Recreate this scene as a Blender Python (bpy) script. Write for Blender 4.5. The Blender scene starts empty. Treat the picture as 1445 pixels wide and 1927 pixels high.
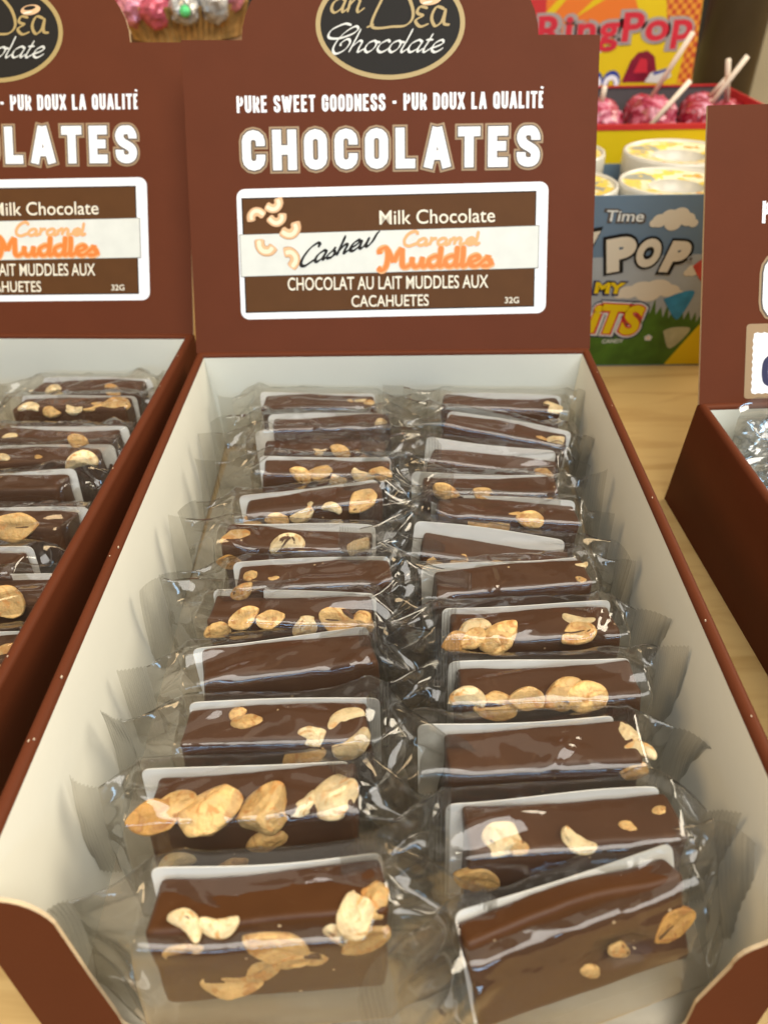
import bpy, bmesh, math, random
import numpy as np
from mathutils import Matrix, Vector, noise

SC = bpy.context.scene
COL = SC.collection
R = math.radians

# ------------------------------------------------------------------ camera
def make_camera():
    cam = bpy.data.cameras.new('camera')
    ob = bpy.data.objects.new('camera', cam); COL.objects.link(ob)
    p, r, yw = 0.67829, 0.0209, -0.02092
    fwd = Vector((math.sin(yw)*math.cos(p), math.cos(yw)*math.cos(p), -math.sin(p)))
    right = Vector((math.cos(yw), -math.sin(yw), 0)); down = fwd.cross(right)
    c, s = math.cos(r), math.sin(r)
    r2 = c*right + s*down; d2 = -s*right + c*down
    m = Matrix((r2, -d2, -fwd)).transposed().to_4x4()
    m.translation = Vector((0.00123, -0.07391, 0.23046))
    ob.matrix_world = m
    cam.sensor_fit = 'VERTICAL'; cam.sensor_height = 24; cam.lens = 1382.07*24/1927
    cam.clip_start = 0.005; cam.clip_end = 50
    cam.dof.use_dof = True; cam.dof.focus_distance = 0.262; cam.dof.aperture_fstop = 7.4
    SC.camera = ob
make_camera()

# ------------------------------------------------------------------ world, lamps, exposure
w = bpy.data.worlds.new('World'); SC.world = w; w.use_nodes = True
wn = w.node_tree.nodes; wl = w.node_tree.links
bg = wn['Background']
tc = wn.new('ShaderNodeTexCoord'); sep = wn.new('ShaderNodeSeparateXYZ'); cr = wn.new('ShaderNodeValToRGB')
mp = wn.new('ShaderNodeMapRange'); mp.inputs[1].default_value = -1; mp.inputs[2].default_value = 1
wl.new(tc.outputs['Generated'], sep.inputs[0]); wl.new(sep.outputs[2], mp.inputs[0]); wl.new(mp.outputs[0], cr.inputs[0])
cr.color_ramp.elements[0].color = (.10, .075, .05, 1); cr.color_ramp.elements[0].position = .35
cr.color_ramp.elements[1].color = (1.0, .86, .66, 1); cr.color_ramp.elements[1].position = 1.0
wl.new(cr.outputs[0], bg.inputs[0]); bg.inputs[1].default_value = 0.20

def area(name, loc, target, sx, sy, power, color):
    l = bpy.data.lights.new(name, 'AREA'); l.shape = 'RECTANGLE'; l.size = sx; l.size_y = sy
    l.energy = power; l.color = color
    o = bpy.data.objects.new(name, l); COL.objects.link(o); o.location = loc
    o.rotation_euler = (Vector(target)-Vector(loc)).to_track_quat('-Z', 'Y').to_euler()
    return o
area('ceiling_lamp', (.30, -.60, 1.50), (.0, .14, 0), 1.5, 1.2, 32.0, (1, .97, .90))
area('window_light', (.05, -1.45, .80), (0, .2, .05), 1.3, .18, 8.0, (.40, .68, 1))
area('ceiling_lamp_far', (1.65, .85, 1.35), (.12, .30, .05), 1.0, .9, 34.0, (1, .88, .68))
area('warm_left_fill', (-1.15, .15, 1.0), (.05, .15, .03), .5, .4, 6.0, (1, .72, .40))  # warm fill added from the left to brighten the right inner wall
area('overhead_fill', (-.1, .1, 1.7), (0, .15, .05), 1.6, 1.2, 4.0, (1, .92, .78))  # weak fill light added overhead

SC.view_settings.view_transform = 'Standard'; SC.view_settings.look = 'None'
SC.view_settings.exposure = 0.17; SC.view_settings.gamma = 1.0
SC.view_settings.use_curve_mapping = False
SC.cycles.use_denoising = True
SC.cycles.transparent_max_bounces = 48; SC.cycles.max_bounces = 8; SC.cycles.glossy_bounces = 4
SC.cycles.caustics_reflective = False; SC.cycles.caustics_refractive = False
SC.cycles.sample_clamp_indirect = 4.0

# ------------------------------------------------------------------ materials
def mat(name, color, rough=.5, spec=.5, vary=.0, vscale=60, bump=0.0, bscale=300, metallic=0.0, coat=0.0, obj_vary=0.0, sss=0.0):
    m = bpy.data.materials.new(name); m.use_nodes = True
    nt = m.node_tree; b = nt.nodes['Principled BSDF']
    b.inputs['Base Color'].default_value = (*color, 1); b.inputs['Roughness'].default_value = rough
    b.inputs['Specular IOR Level'].default_value = spec; b.inputs['Metallic'].default_value = metallic
    b.inputs['Coat Weight'].default_value = coat
    if sss:
        b.inputs['Subsurface Weight'].default_value = sss; b.inputs['Subsurface Scale'].default_value = .002
    t = nt.nodes.new('ShaderNodeTexCoord')
    if vary or obj_vary:
        n = nt.nodes.new('ShaderNodeTexNoise'); n.inputs['Scale'].default_value = vscale; n.inputs['Detail'].default_value = 4
        nt.links.new(t.outputs['Object'], n.inputs['Vector'])
        mr = nt.nodes.new('ShaderNodeMapRange')
        mr.inputs[1].default_value = .25; mr.inputs[2].default_value = .75
        mr.inputs[3].default_value = 1-vary; mr.inputs[4].default_value = 1+vary
        nt.links.new(n.outputs[0], mr.inputs[0])
        val = mr.outputs[0]
        if obj_vary:
            oi = nt.nodes.new('ShaderNodeObjectInfo'); m2 = nt.nodes.new('ShaderNodeMapRange')
            m2.inputs[3].default_value = 1-obj_vary; m2.inputs[4].default_value = 1+obj_vary
            nt.links.new(oi.outputs['Random'], m2.inputs[0])
            mu = nt.nodes.new('ShaderNodeMath'); mu.operation = 'MULTIPLY'
            nt.links.new(val, mu.inputs[0]); nt.links.new(m2.outputs[0], mu.inputs[1]); val = mu.outputs[0]
        vm = nt.nodes.new('ShaderNodeVectorMath'); vm.operation = 'SCALE'
        vm.inputs[0].default_value = color; nt.links.new(val, vm.inputs['Scale'])
        nt.links.new(vm.outputs[0], b.inputs['Base Color'])
    if bump:
        n2 = nt.nodes.new('ShaderNodeTexNoise'); n2.inputs['Scale'].default_value = bscale; n2.inputs['Detail'].default_value = 5
        nt.links.new(t.outputs['Object'], n2.inputs['Vector'])
        bp = nt.nodes.new('ShaderNodeBump'); bp.inputs['Strength'].default_value = bump; bp.inputs['Distance'].default_value = .001
        nt.links.new(n2.outputs[0], bp.inputs['Height']); nt.links.new(bp.outputs[0], b.inputs['Normal'])
    return m

BROWN = (.108, .027, .0098)
M = {}
M['board'] = mat('brown_card', BROWN, .58, .11, .05, 40, .05, 500)
M['inner'] = mat('white_card', (.76, .745, .645), .6, .3, .02, 30, .05, 500)
M['shaded_base'] = mat('shade_grey_base', (.46, .41, .32), .75, .2, .08, 60, .1, 400)  # tray floor coloured grey-tan to stand in for the shade between bars
M['kraft'] = mat('cut_card_edge', (.60, .46, .29), .8, .2, .08, 300)
M['ink_white'] = mat('white_ink', (.86, .86, .88), .5, .3)
M['ink_black'] = mat('black_ink', (.016, .014, .012), .55, .12)
M['ink_tan'] = mat('tan_ink', (.33, .22, .12), .5, .3)
M['ink_gold'] = mat('gold_ink', (.38, .27, .10), .45, .4)
M['ink_silver'] = mat('silver_ink', (.62, .62, .58), .4, .4)
M['ink_brown'] = mat('label_brown_ink', (.095, .038, .011), .55, .12, .06, 80)
M['ink_cream'] = mat('cream_ink', (.80, .74, .60), .5, .3)
M['ink_pale'] = mat('pale_band_ink', (.66, .67, .62), .5, .3, .05, 120)
M['ink_peach'] = mat('peach_ink', (.80, .38, .16), .5, .3)
M['ink_orange'] = mat('orange_ink', (.74, .20, .035), .5, .3)
M['ink_shadow'] = mat('grey_ink', (.10, .08, .065), .5, .3)
M['ink_cashew'] = mat('cashew_ink', (.72, .44, .24), .5, .3, .12, 90)
M['ink_cashew_edge'] = mat('cashew_edge_ink', (.46, .25, .12), .5, .3)
M['ink_cashew_light'] = mat('cashew_light_ink', (.86, .70, .50), .5, .3, .08, 90)
M['card'] = mat('backing_card', (.90, .90, .88), .55, .3, .02, 60)
M['nut'] = mat('roasted_nut', (.62, .39, .15), .5, .35, .36, 190, .35, 520, obj_vary=.18, sss=.08)
M['nut_pale'] = mat('pale_nut', (.72, .56, .32), .55, .3, .28, 230, .35, 520, obj_vary=.14, sss=.08)
M['dark_nut'] = mat('amber_nut', (.50, .26, .065), .45, .35, .35, 190, .35, 520, obj_vary=.12, sss=.08)

def nut_detail(m, skin, amount):
    nt = m.node_tree; b = nt.nodes['Principled BSDF']; src = b.inputs['Base Color'].links[0].from_socket
    t = [n for n in nt.nodes if n.type == 'TEX_COORD'][0]
    oi = nt.nodes.new('ShaderNodeObjectInfo'); ad = nt.nodes.new('ShaderNodeVectorMath'); ad.operation = 'ADD'
    nt.links.new(t.outputs['Object'], ad.inputs[0]); cx = nt.nodes.new('ShaderNodeVectorMath'); cx.operation = 'SCALE'; cx.inputs[0].default_value = (19, 7, 11)
    nt.links.new(oi.outputs['Random'], cx.inputs['Scale']); nt.links.new(cx.outputs[0], ad.inputs[1])
    prev = src
    for col, lo, hi, sc, dis in ((skin, .55-amount, .66-amount, 2.6, 1.2), ((.072, .0275, .0092), .665, .70, 1.7, .6)):
        n = nt.nodes.new('ShaderNodeTexNoise'); n.inputs['Scale'].default_value = sc; n.inputs['Detail'].default_value = 5; n.inputs['Distortion'].default_value = dis
        nt.links.new(ad.outputs[0], n.inputs['Vector'])
        r = nt.nodes.new('ShaderNodeMapRange'); r.inputs[1].default_value = lo; r.inputs[2].default_value = hi; nt.links.new(n.outputs[0], r.inputs[0])
        mx = nt.nodes.new('ShaderNodeMix'); mx.data_type = 'RGBA'; nt.links.new(r.outputs[0], mx.inputs[0]); nt.links.new(prev, mx.inputs[6]); mx.inputs[7].default_value = (*col, 1)
        prev = mx.outputs[2]
    nt.links.new(prev, b.inputs['Base Color'])
    for n in nt.nodes:       # these meshes are built one unit long and scaled down
        if n.type == 'TEX_NOISE' and n.inputs['Scale'].default_value > 100: n.inputs['Scale'].default_value *= .012
        if n.type == 'BUMP': n.inputs['Distance'].default_value = .0045
nut_detail(M['nut'], (.50, .24, .07), .02); nut_detail(M['nut_pale'], (.62, .34, .12), .0); nut_detail(M['dark_nut'], (.38, .16, .04), .02)

def choc_mat():
    m = mat('milk_chocolate', (.072, .0275, .0088), .42, .22, .10, 70, .12, 260)
    nt = m.node_tree; b = nt.nodes['Principled BSDF']
    src = b.inputs['Base Color'].links[0].from_socket
    t = [n for n in nt.nodes if n.type == 'TEX_COORD'][0]
    # crumbs and bloom specks
    v = nt.nodes.new('ShaderNodeTexVoronoi'); v.inputs['Scale'].default_value = 330; v.inputs['Randomness'].default_value = 1
    nt.links.new(t.outputs['Object'], v.inputs['Vector'])
    lt = nt.nodes.new('ShaderNodeMath'); lt.operation = 'LESS_THAN'; lt.inputs[1].default_value = .16
    nt.links.new(v.outputs['Distance'], lt.inputs[0])
    sepc = nt.nodes.new('ShaderNodeSeparateColor'); nt.links.new(v.outputs['Color'], sepc.inputs[0])
    gt = nt.nodes.new('ShaderNodeMath'); gt.operation = 'GREATER_THAN'; gt.inputs[1].default_value = .93
    nt.links.new(sepc.outputs[0], gt.inputs[0])
    mu = nt.nodes.new('ShaderNodeMath'); mu.operation = 'MULTIPLY'
    nt.links.new(lt.outputs[0], mu.inputs[0]); nt.links.new(gt.outputs[0], mu.inputs[1])
    mx = nt.nodes.new('ShaderNodeMix'); mx.data_type = 'RGBA'
    nt.links.new(mu.outputs[0], mx.inputs[0]); nt.links.new(src, mx.inputs[6]); mx.inputs[7].default_value = (.55, .40, .24, 1)
    nb = nt.nodes.new('ShaderNodeTexNoise'); nb.inputs['Scale'].default_value = 95; nb.inputs['Detail'].default_value = 6; nb.inputs['Distortion'].default_value = 1.5
    nt.links.new(t.outputs['Object'], nb.inputs['Vector']); rb = nt.nodes.new('ShaderNodeMapRange'); rb.inputs[1].default_value = .56; rb.inputs[2].default_value = .74; rb.inputs[4].default_value = .45
    nt.links.new(nb.outputs[0], rb.inputs[0]); m3 = nt.nodes.new('ShaderNodeMix'); m3.data_type = 'RGBA'
    nt.links.new(rb.outputs[0], m3.inputs[0]); nt.links.new(mx.outputs[2], m3.inputs[6]); m3.inputs[7].default_value = (.135, .070, .035, 1)
    nt.links.new(m3.outputs[2], b.inputs['Base Color'])
    return m
M['choc'] = choc_mat()

def film_mat(name, veil=.014, f0=.052, rough=.06, face=(.928, .914, .885), edge=(.52, .50, .45), bump=.05, bscale=(50, 110, 110), gain=.7):
    """thin clear film: mostly transparent, mirror-like at grazing angles, darker where it is seen edge-on (longer path)"""
    m = bpy.data.materials.new(name); m.use_nodes = True
    nt = m.node_tree; N = nt.nodes; L = nt.links
    for n in list(N):
        if n.type != 'OUTPUT_MATERIAL': N.remove(n)
    out = N['Material Output']
    tr = N.new('ShaderNodeBsdfTransparent')
    gl = N.new('ShaderNodeBsdfGlossy'); gl.inputs['Roughness'].default_value = rough; gl.inputs[0].default_value = (1, 1, 1, 1)
    df = N.new('ShaderNodeBsdfDiffuse'); df.inputs[0].default_value = (.70, .68, .63, 1)
    lw = N.new('ShaderNodeLayerWeight'); lw.inputs[0].default_value = .5
    t = N.new('ShaderNodeTexCoord'); mpn = N.new('ShaderNodeMapping'); mpn.inputs['Scale'].default_value = bscale
    nz = N.new('ShaderNodeTexNoise'); nz.inputs['Scale'].default_value = 1; nz.inputs['Detail'].default_value = 1.5
    L.new(t.outputs['Object'], mpn.inputs[0]); L.new(mpn.outputs[0], nz.inputs['Vector'])
    bp = N.new('ShaderNodeBump'); bp.inputs['Strength'].default_value = bump; bp.inputs['Distance'].default_value = .002
    L.new(nz.outputs[0], bp.inputs['Height'])
    L.new(bp.outputs[0], gl.inputs['Normal']); L.new(bp.outputs[0], lw.inputs['Normal'])
    p2 = N.new('ShaderNodeMath'); p2.operation = 'POWER'; p2.inputs[1].default_value = 2.2; L.new(lw.outputs['Facing'], p2.inputs[0])
    mc = N.new('ShaderNodeMix'); mc.data_type = 'RGBA'; mc.inputs[6].default_value = (*face, 1); mc.inputs[7].default_value = (*edge, 1)
    L.new(p2.outputs[0], mc.inputs[0]); L.new(mc.outputs[2], tr.inputs[0])
    pw = N.new('ShaderNodeMath'); pw.operation = 'POWER'; pw.inputs[1].default_value = 3.4
    L.new(lw.outputs['Facing'], pw.inputs[0])
    ma = N.new('ShaderNodeMath'); ma.operation = 'MULTIPLY_ADD'; ma.use_clamp = True
    ma.inputs[1].default_value = gain*1.25; ma.inputs[2].default_value = f0
    L.new(pw.outputs[0], ma.inputs[0])
    m1 = N.new('ShaderNodeMixShader'); m1.inputs[0].default_value = veil
    L.new(tr.outputs[0], m1.inputs[1]); L.new(df.outputs[0], m1.inputs[2])
    m2 = N.new('ShaderNodeMixShader'); L.new(ma.outputs[0], m2.inputs[0])
    L.new(m1.outputs[0], m2.inputs[1]); L.new(gl.outputs[0], m2.inputs[2])
    L.new(m2.outputs[0], out.inputs[0])
    return m
M['film'] = film_mat('clear_film')
M['seal'] = film_mat('crimped_film', veil=.03, f0=.06, rough=.09, face=(.86, .85, .82), edge=(.34, .32, .29), bump=.04)
M['bag_film'] = film_mat('crinkled_clear_film', veil=.05, f0=.09, rough=.06, bump=.2, bscale=(90, 90, 160))

def wood_mat():
    m = bpy.data.materials.new('maple_wood'); m.use_nodes = True
    nt = m.node_tree; N = nt.nodes; L = nt.links; b = N['Principled BSDF']
    t = N.new('ShaderNodeTexCoord'); mpn = N.new('ShaderNodeMapping'); mpn.inputs['Scale'].default_value = (4, 26, 10)
    mpn.inputs['Rotation'].default_value = (0, 0, R(8))
    n = N.new('ShaderNodeTexNoise'); n.inputs['Scale'].default_value = 3; n.inputs['Detail'].default_value = 6; n.inputs['Distortion'].default_value = 1.4
    L.new(t.outputs['Object'], mpn.inputs[0]); L.new(mpn.outputs[0], n.inputs['Vector'])
    c = N.new('ShaderNodeValToRGB')
    c.color_ramp.elements[0].position = .30; c.color_ramp.elements[0].color = (.43, .265, .09, 1)
    c.color_ramp.elements[1].position = .55; c.color_ramp.elements[1].color = (.53, .35, .135, 1)
    L.new(n.outputs[0], c.inputs[0]); L.new(c.outputs[0], b.inputs['Base Color'])
    b.inputs['Roughness'].default_value = .42; b.inputs['Specular IOR Level'].default_value = .4
    return m
M['wood'] = wood_mat()

# ------------------------------------------------------------------ object helpers
def tag(o, label=None, cat=None, group=None, kind=None):
    if label: o['label'] = label
    if cat: o['category'] = cat
    if group: o['group'] = group
    if kind: o['kind'] = kind
    return o

def empty(name, loc=(0, 0, 0), rot=(0, 0, 0)):
    o = bpy.data.objects.new(name, None); COL.objects.link(o)
    o.location = loc; o.rotation_euler = rot; o.empty_display_size = .02
    return o

def new_mesh(name, verts, faces, mats, idx=None, smooth=False):
    me = bpy.data.meshes.new(name); me.from_pydata([tuple(v) for v in verts], [], [tuple(f) for f in faces])
    for m in mats: me.materials.append(m)
    if idx is not None: me.polygons.foreach_set('material_index', np.array(idx, dtype=np.int32))
    if smooth: me.polygons.foreach_set('use_smooth', np.ones(len(me.polygons), dtype=bool))
    me.update(); return me

def link(name, me, parent=None, loc=(0, 0, 0), rot=(0, 0, 0)):
    o = bpy.data.objects.new(name, me); COL.objects.link(o); o.parent = parent
    o.location = loc; o.rotation_euler = rot
    return o

def mesh_obj(name, verts, faces, mats, parent=None, idx=None, smooth=False, loc=(0, 0, 0), rot=(0, 0, 0)):
    return link(name, new_mesh(name, verts, faces, mats, idx, smooth), parent, loc, rot)

class Geo:
    """collects faces with a material index"""
    def __init__(s): s.v = []; s.f = []; s.i = []
    def add(s, vs, fs, mi=0):
        o = len(s.v); s.v += [tuple(v) for v in vs]
        for f in fs: s.f.append(tuple(o+k for k in f)); s.i.append(mi)
    def box(s, x0, x1, y0, y1, z0, z1, mi=0):
        v = [(x, y, z) for z in (z0, z1) for y in (y0, y1) for x in (x0, x1)]
        s.add(v, [(0, 2, 3, 1), (4, 5, 7, 6), (0, 1, 5, 4), (2, 6, 7, 3), (0, 4, 6, 2), (1, 3, 7, 5)], mi)
    def lathe(s, prof, n=40, c=(0, 0, 0), mi=None):
        vs = [(c[0]+r*math.cos(2*math.pi*k/n), c[1]+r*math.sin(2*math.pi*k/n), c[2]+z) for r, z in prof for k in range(n)]
        o = len(s.v); s.v += vs
        for j in range(len(prof)-1):
            for k in range(n):
                s.f.append((o+j*n+k, o+j*n+(k+1) % n, o+(j+1)*n+(k+1) % n, o+(j+1)*n+k)); s.i.append(mi[j] if mi else 0)
    def tube(s, pts, r, n=10, mi=0, taper=None):
        pts = [Vector(p) for p in pts]; o = len(s.v)
        for a, p in enumerate(pts):
            d = (pts[min(a+1, len(pts)-1)]-pts[max(a-1, 0)]).normalized()
            u = d.orthogonal().normalized(); w_ = d.cross(u); rr = r*(taper[a] if taper else 1)
            for k in range(n):
                q = p+rr*(math.cos(2*math.pi*k/n)*u+math.sin(2*math.pi*k/n)*w_); s.v.append(tuple(q))
        for a in range(len(pts)-1):
            for k in range(n):
                s.f.append((o+a*n+k, o+a*n+(k+1) % n, o+(a+1)*n+(k+1) % n, o+(a+1)*n+k)); s.i.append(mi)
        s.f.append(tuple(o+k for k in range(n))[::-1]); s.i.append(mi)
        s.f.append(tuple(o+(len(pts)-1)*n+k for k in range(n))); s.i.append(mi)
    def obj(s, name, mats, parent=None, smooth=False, loc=(0, 0, 0), rot=(0, 0, 0)):
        return mesh_obj(name, s.v, s.f, mats, parent, s.i, smooth, loc, rot)

def slab(outline, z0, z1):
    """an outline extruded between two heights; returns verts, faces, index (0 front, 1 back, 2 rim)"""
    n = len(outline)
    v = [(x, y, z1) for x, y in outline]+[(x, y, z0) for x, y in outline]
    f = [tuple(range(n)), tuple(range(2*n-1, n-1, -1))]+[(k, n+k, n+(k+1) % n, (k+1) % n) for k in range(n)]
    return v, f, [0, 1]+[2]*n

def arc(cx, cy, rx, ry, a0, a1, n):
    return [(cx+rx*math.cos(R(a0+(a1-a0)*k/n)), cy+ry*math.sin(R(a0+(a1-a0)*k/n))) for k in range(n+1)]

def rrect(x0, x1, y0, y1, r, n=6):
    return arc(x1-r, y1-r, r, r, 0, 90, n)+arc(x0+r, y1-r, r, r, 90, 180, n)+arc(x0+r, y0+r, r, r, 180, 270, n)+arc(x1-r, y0+r, r, r, 270, 360, n)

# ------------------------------------------------------------------ printed lettering (flat ink sheets, millimetres in the sheet's own plane)
def spline(pts, per=8):
    P = [np.array(p, float) for p in pts]; out = []
    if len(P) == 2: return [tuple(P[0]+(P[1]-P[0])*k/per) for k in range(per+1)]
    for a in range(len(P)-1):
        p0 = P[max(a-1, 0)]; p1 = P[a]; p2 = P[a+1]; p3 = P[min(a+2, len(P)-1)]
        for k in range(per):
            t = k/per
            out.append(tuple(.5*((2*p1)+(-p0+p2)*t+(2*p0-5*p1+4*p2-p3)*t*t+(-p0+3*p1-3*p2+p3)*t**3)))
    out.append(tuple(P[-1])); return out

class Print:
    """flat ink in a sheet's plane; layer = height above the sheet"""
    STEP = .00007
    def __init__(s): s.g = Geo(); s.mats = []; s.sub = 0
    def mi(s, m):
        m = M[m] if isinstance(m, str) else m
        if m not in s.mats: s.mats.append(m)
        return s.mats.index(m)
    def poly(s, pts, m, layer):
        z = layer*s.STEP
        a = sum(pts[k][0]*pts[(k+1) % len(pts)][1]-pts[(k+1) % len(pts)][0]*pts[k][1] for k in range(len(pts)))
        if a < 0: pts = pts[::-1]
        s.g.add([(x*.001, y*.001, z) for x, y in pts], [tuple(range(len(pts)))], s.mi(m))
    def text(s, body, x0, x1, y0, y1, layers, rot=0, shear=0, space=1.0, fn=None):
        """layers: (ink, boldness, layer) drawn in the same place; x0..x1, y0..y1 bound the first one's capitals"""
        ref = None
        for m, off, layer in layers:
            c = bpy.data.curves.new('lettering', 'FONT'); c.body = body; c.offset = off; c.shear = shear
            c.space_character = space; c.resolution_u = 5
            o = bpy.data.objects.new('lettering', c); COL.objects.link(o)
            me = bpy.data.meshes.new_from_object(o)
            n = len(me.vertices); v = np.empty(n*3); me.vertices.foreach_get('co', v); v = v.reshape(-1, 3)[:, :2].copy()
            fs = [tuple(p.vertices) for p in me.polygons]
            bpy.data.objects.remove(o); bpy.data.meshes.remove(me); bpy.data.curves.remove(c)
            if ref is None: ref = (v[:, 0].min(), v[:, 0].max(), -off, .729+off)
            X = x0+(v[:, 0]-ref[0])/(ref[1]-ref[0])*(x1-x0); Y = y0+(v[:, 1]-ref[2])/(ref[3]-ref[2])*(y1-y0)
            if rot:
                ca, sa = math.cos(R(rot)), math.sin(R(rot)); dx = X-x0; dy = Y-y0
                X = x0+dx*ca-dy*sa; Y = y0+dx*sa+dy*ca
            if fn: X, Y = fn(X, Y)
            s.g.add(np.stack([X*.001, Y*.001, np.full(n, layer*s.STEP)], 1), fs, s.mi(m))
    def stroke(s, pts, wd, m, layer, pen=None, per=8, grow=0.0):
        """a pen stroke along a smooth curve; wd = width, pen = (thin, angle) for a broad nib"""
        P = spline(pts, per); n = len(P); s.sub = (s.sub+1) % 40
        z0 = (layer+s.sub*.012)*s.STEP; vs = []
        for k, p in enumerate(P):
            a = P[max(k-1, 0)]; b = P[min(k+1, n-1)]; dx, dy = b[0]-a[0], b[1]-a[1]; l = math.hypot(dx, dy) or 1
            nx, ny = -dy/l, dx/l; ww = wd
            if pen: ww = wd*(pen[0]+(1-pen[0])*abs(math.sin(math.atan2(dy, dx)-R(pen[1]))))
            e = min(k, n-1-k)/2.0; ww = ww*(.55+.45*min(1, e))+grow
            z = z0+k/n*.3*s.STEP
            vs += [((p[0]+nx*ww/2)*.001, (p[1]+ny*ww/2)*.001, z), ((p[0]-nx*ww/2)*.001, (p[1]-ny*ww/2)*.001, z)]
        s.g.add(vs, [(2*k, 2*k+1, 2*k+3, 2*k+2) for k in range(n-1)], s.mi(m))
    def disc(s, cx, cy, rx, ry, m, layer, n=28, rot=0):
        ca, sa = math.cos(R(rot)), math.sin(R(rot))
        s.poly([(cx+rx*math.cos(2*math.pi*k/n)*ca-ry*math.sin(2*math.pi*k/n)*sa, cy+rx*math.cos(2*math.pi*k/n)*sa+ry*math.sin(2*math.pi*k/n)*ca) for k in range(n)], m, layer)
    def ribbon(s, pts, wd, m, layer, closed=False, ext=0.0):
        """constant-width line with mitred corners and square ends"""
        P = [np.array(p, float) for p in pts]
        if closed and np.linalg.norm(P[0]-P[-1]) < 1e-6: P = P[:-1]
        n = len(P); s.sub = (s.sub+1) % 40; z = (layer+s.sub*.012)*s.STEP; vs = []
        if not closed and ext:
            d = P[0]-P[1]; P[0] = P[0]+d/np.linalg.norm(d)*ext; d = P[-1]-P[-2]; P[-1] = P[-1]+d/np.linalg.norm(d)*ext
        for k in range(n):
            a = P[k]-P[k-1] if (k > 0 or closed) else P[1]-P[0]; b = P[(k+1) % n]-P[k] if (k < n-1 or closed) else P[-1]-P[-2]
            a = a/np.linalg.norm(a); b = b/np.linalg.norm(b); na = np.array([-a[1], a[0]]); nb = np.array([-b[1], b[0]])
            mt = na+nb; mt = mt/max(1e-6, np.linalg.norm(mt)); k_ = wd/2/max(.45, float(mt@na))
            for sg in (1, -1): q = P[k]+sg*mt*k_; vs.append((q[0]*.001, q[1]*.001, z))
        s.g.add(vs, [(2*k, 2*k+1, 2*((k+1) % n)+1, 2*((k+1) % n)) for k in range(n if closed else n-1)], s.mi(m))
    def caps(s, word, x0, x1, y0, y1, th, layers, gap=.62, thx=1.0):
        """condensed grotesque capitals; th = stem thickness, layers = (ink, growth, layer)"""
        hh = y1-y0; tot = sum(CAPS_W.get(c, 1.0) for c in word)+gap*(len(word)-1)*0
        nsp = len(word)-1; unit = (x1-x0)/(tot+nsp*gap*.35)
        x = x0
        for c in word:
            w_ = CAPS_W.get(c, 1.0)*unit
            if c in CAPS:
                iw, ih = w_-th, hh-th
                for closed, pts in CAPS[c]:
                    q = [(x+th/2+px*iw, y0+th/2+py*ih) for px, py in pts]
                    if not closed:                      # run square ends out to the letter's edge
                        pass
                    for ink, gr, ly in layers: s.ribbon(q, th+gr, ink, ly, closed, (th/2 if c in 'HLTEAIPRDNWXKFMV-' else 0)+gr/2)
            x += w_+unit*gap*.35
    def script(s, word, x0, x1, y0, xh, wd, m, layer, slant=.35, rot=0, pen=None, grow=0.0):
        """joined handwriting from stroke glyphs; y0 baseline, xh x-height, fitted to x0..x1"""
        adv = 0; strokes = []
        for ch in word:
            w_, st = GLYPH[ch]
            for q in st: strokes.append([(adv+x, y) for x, y in q])
            adv += w_
        pts = [(x+slant*y, y) for q in strokes for x, y in q]
        a = min(p[0] for p in pts); b = max(p[0] for p in pts); k = (x1-x0)/(b-a)
        ca, sa = math.cos(R(rot)), math.sin(R(rot))
        for q in strokes:
            o = []
            for x, y in q:
                X = (x+slant*y-a)*k; Y = y*xh; o.append((x0+X*ca-Y*sa, y0+X*sa+Y*ca))
            s.stroke(o, wd, m, layer, pen, 7, grow)
    def obj(s, name, parent, z=0.0):
        return s.g.obj(name, s.mats, parent, loc=(0, 0, z))

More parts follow.
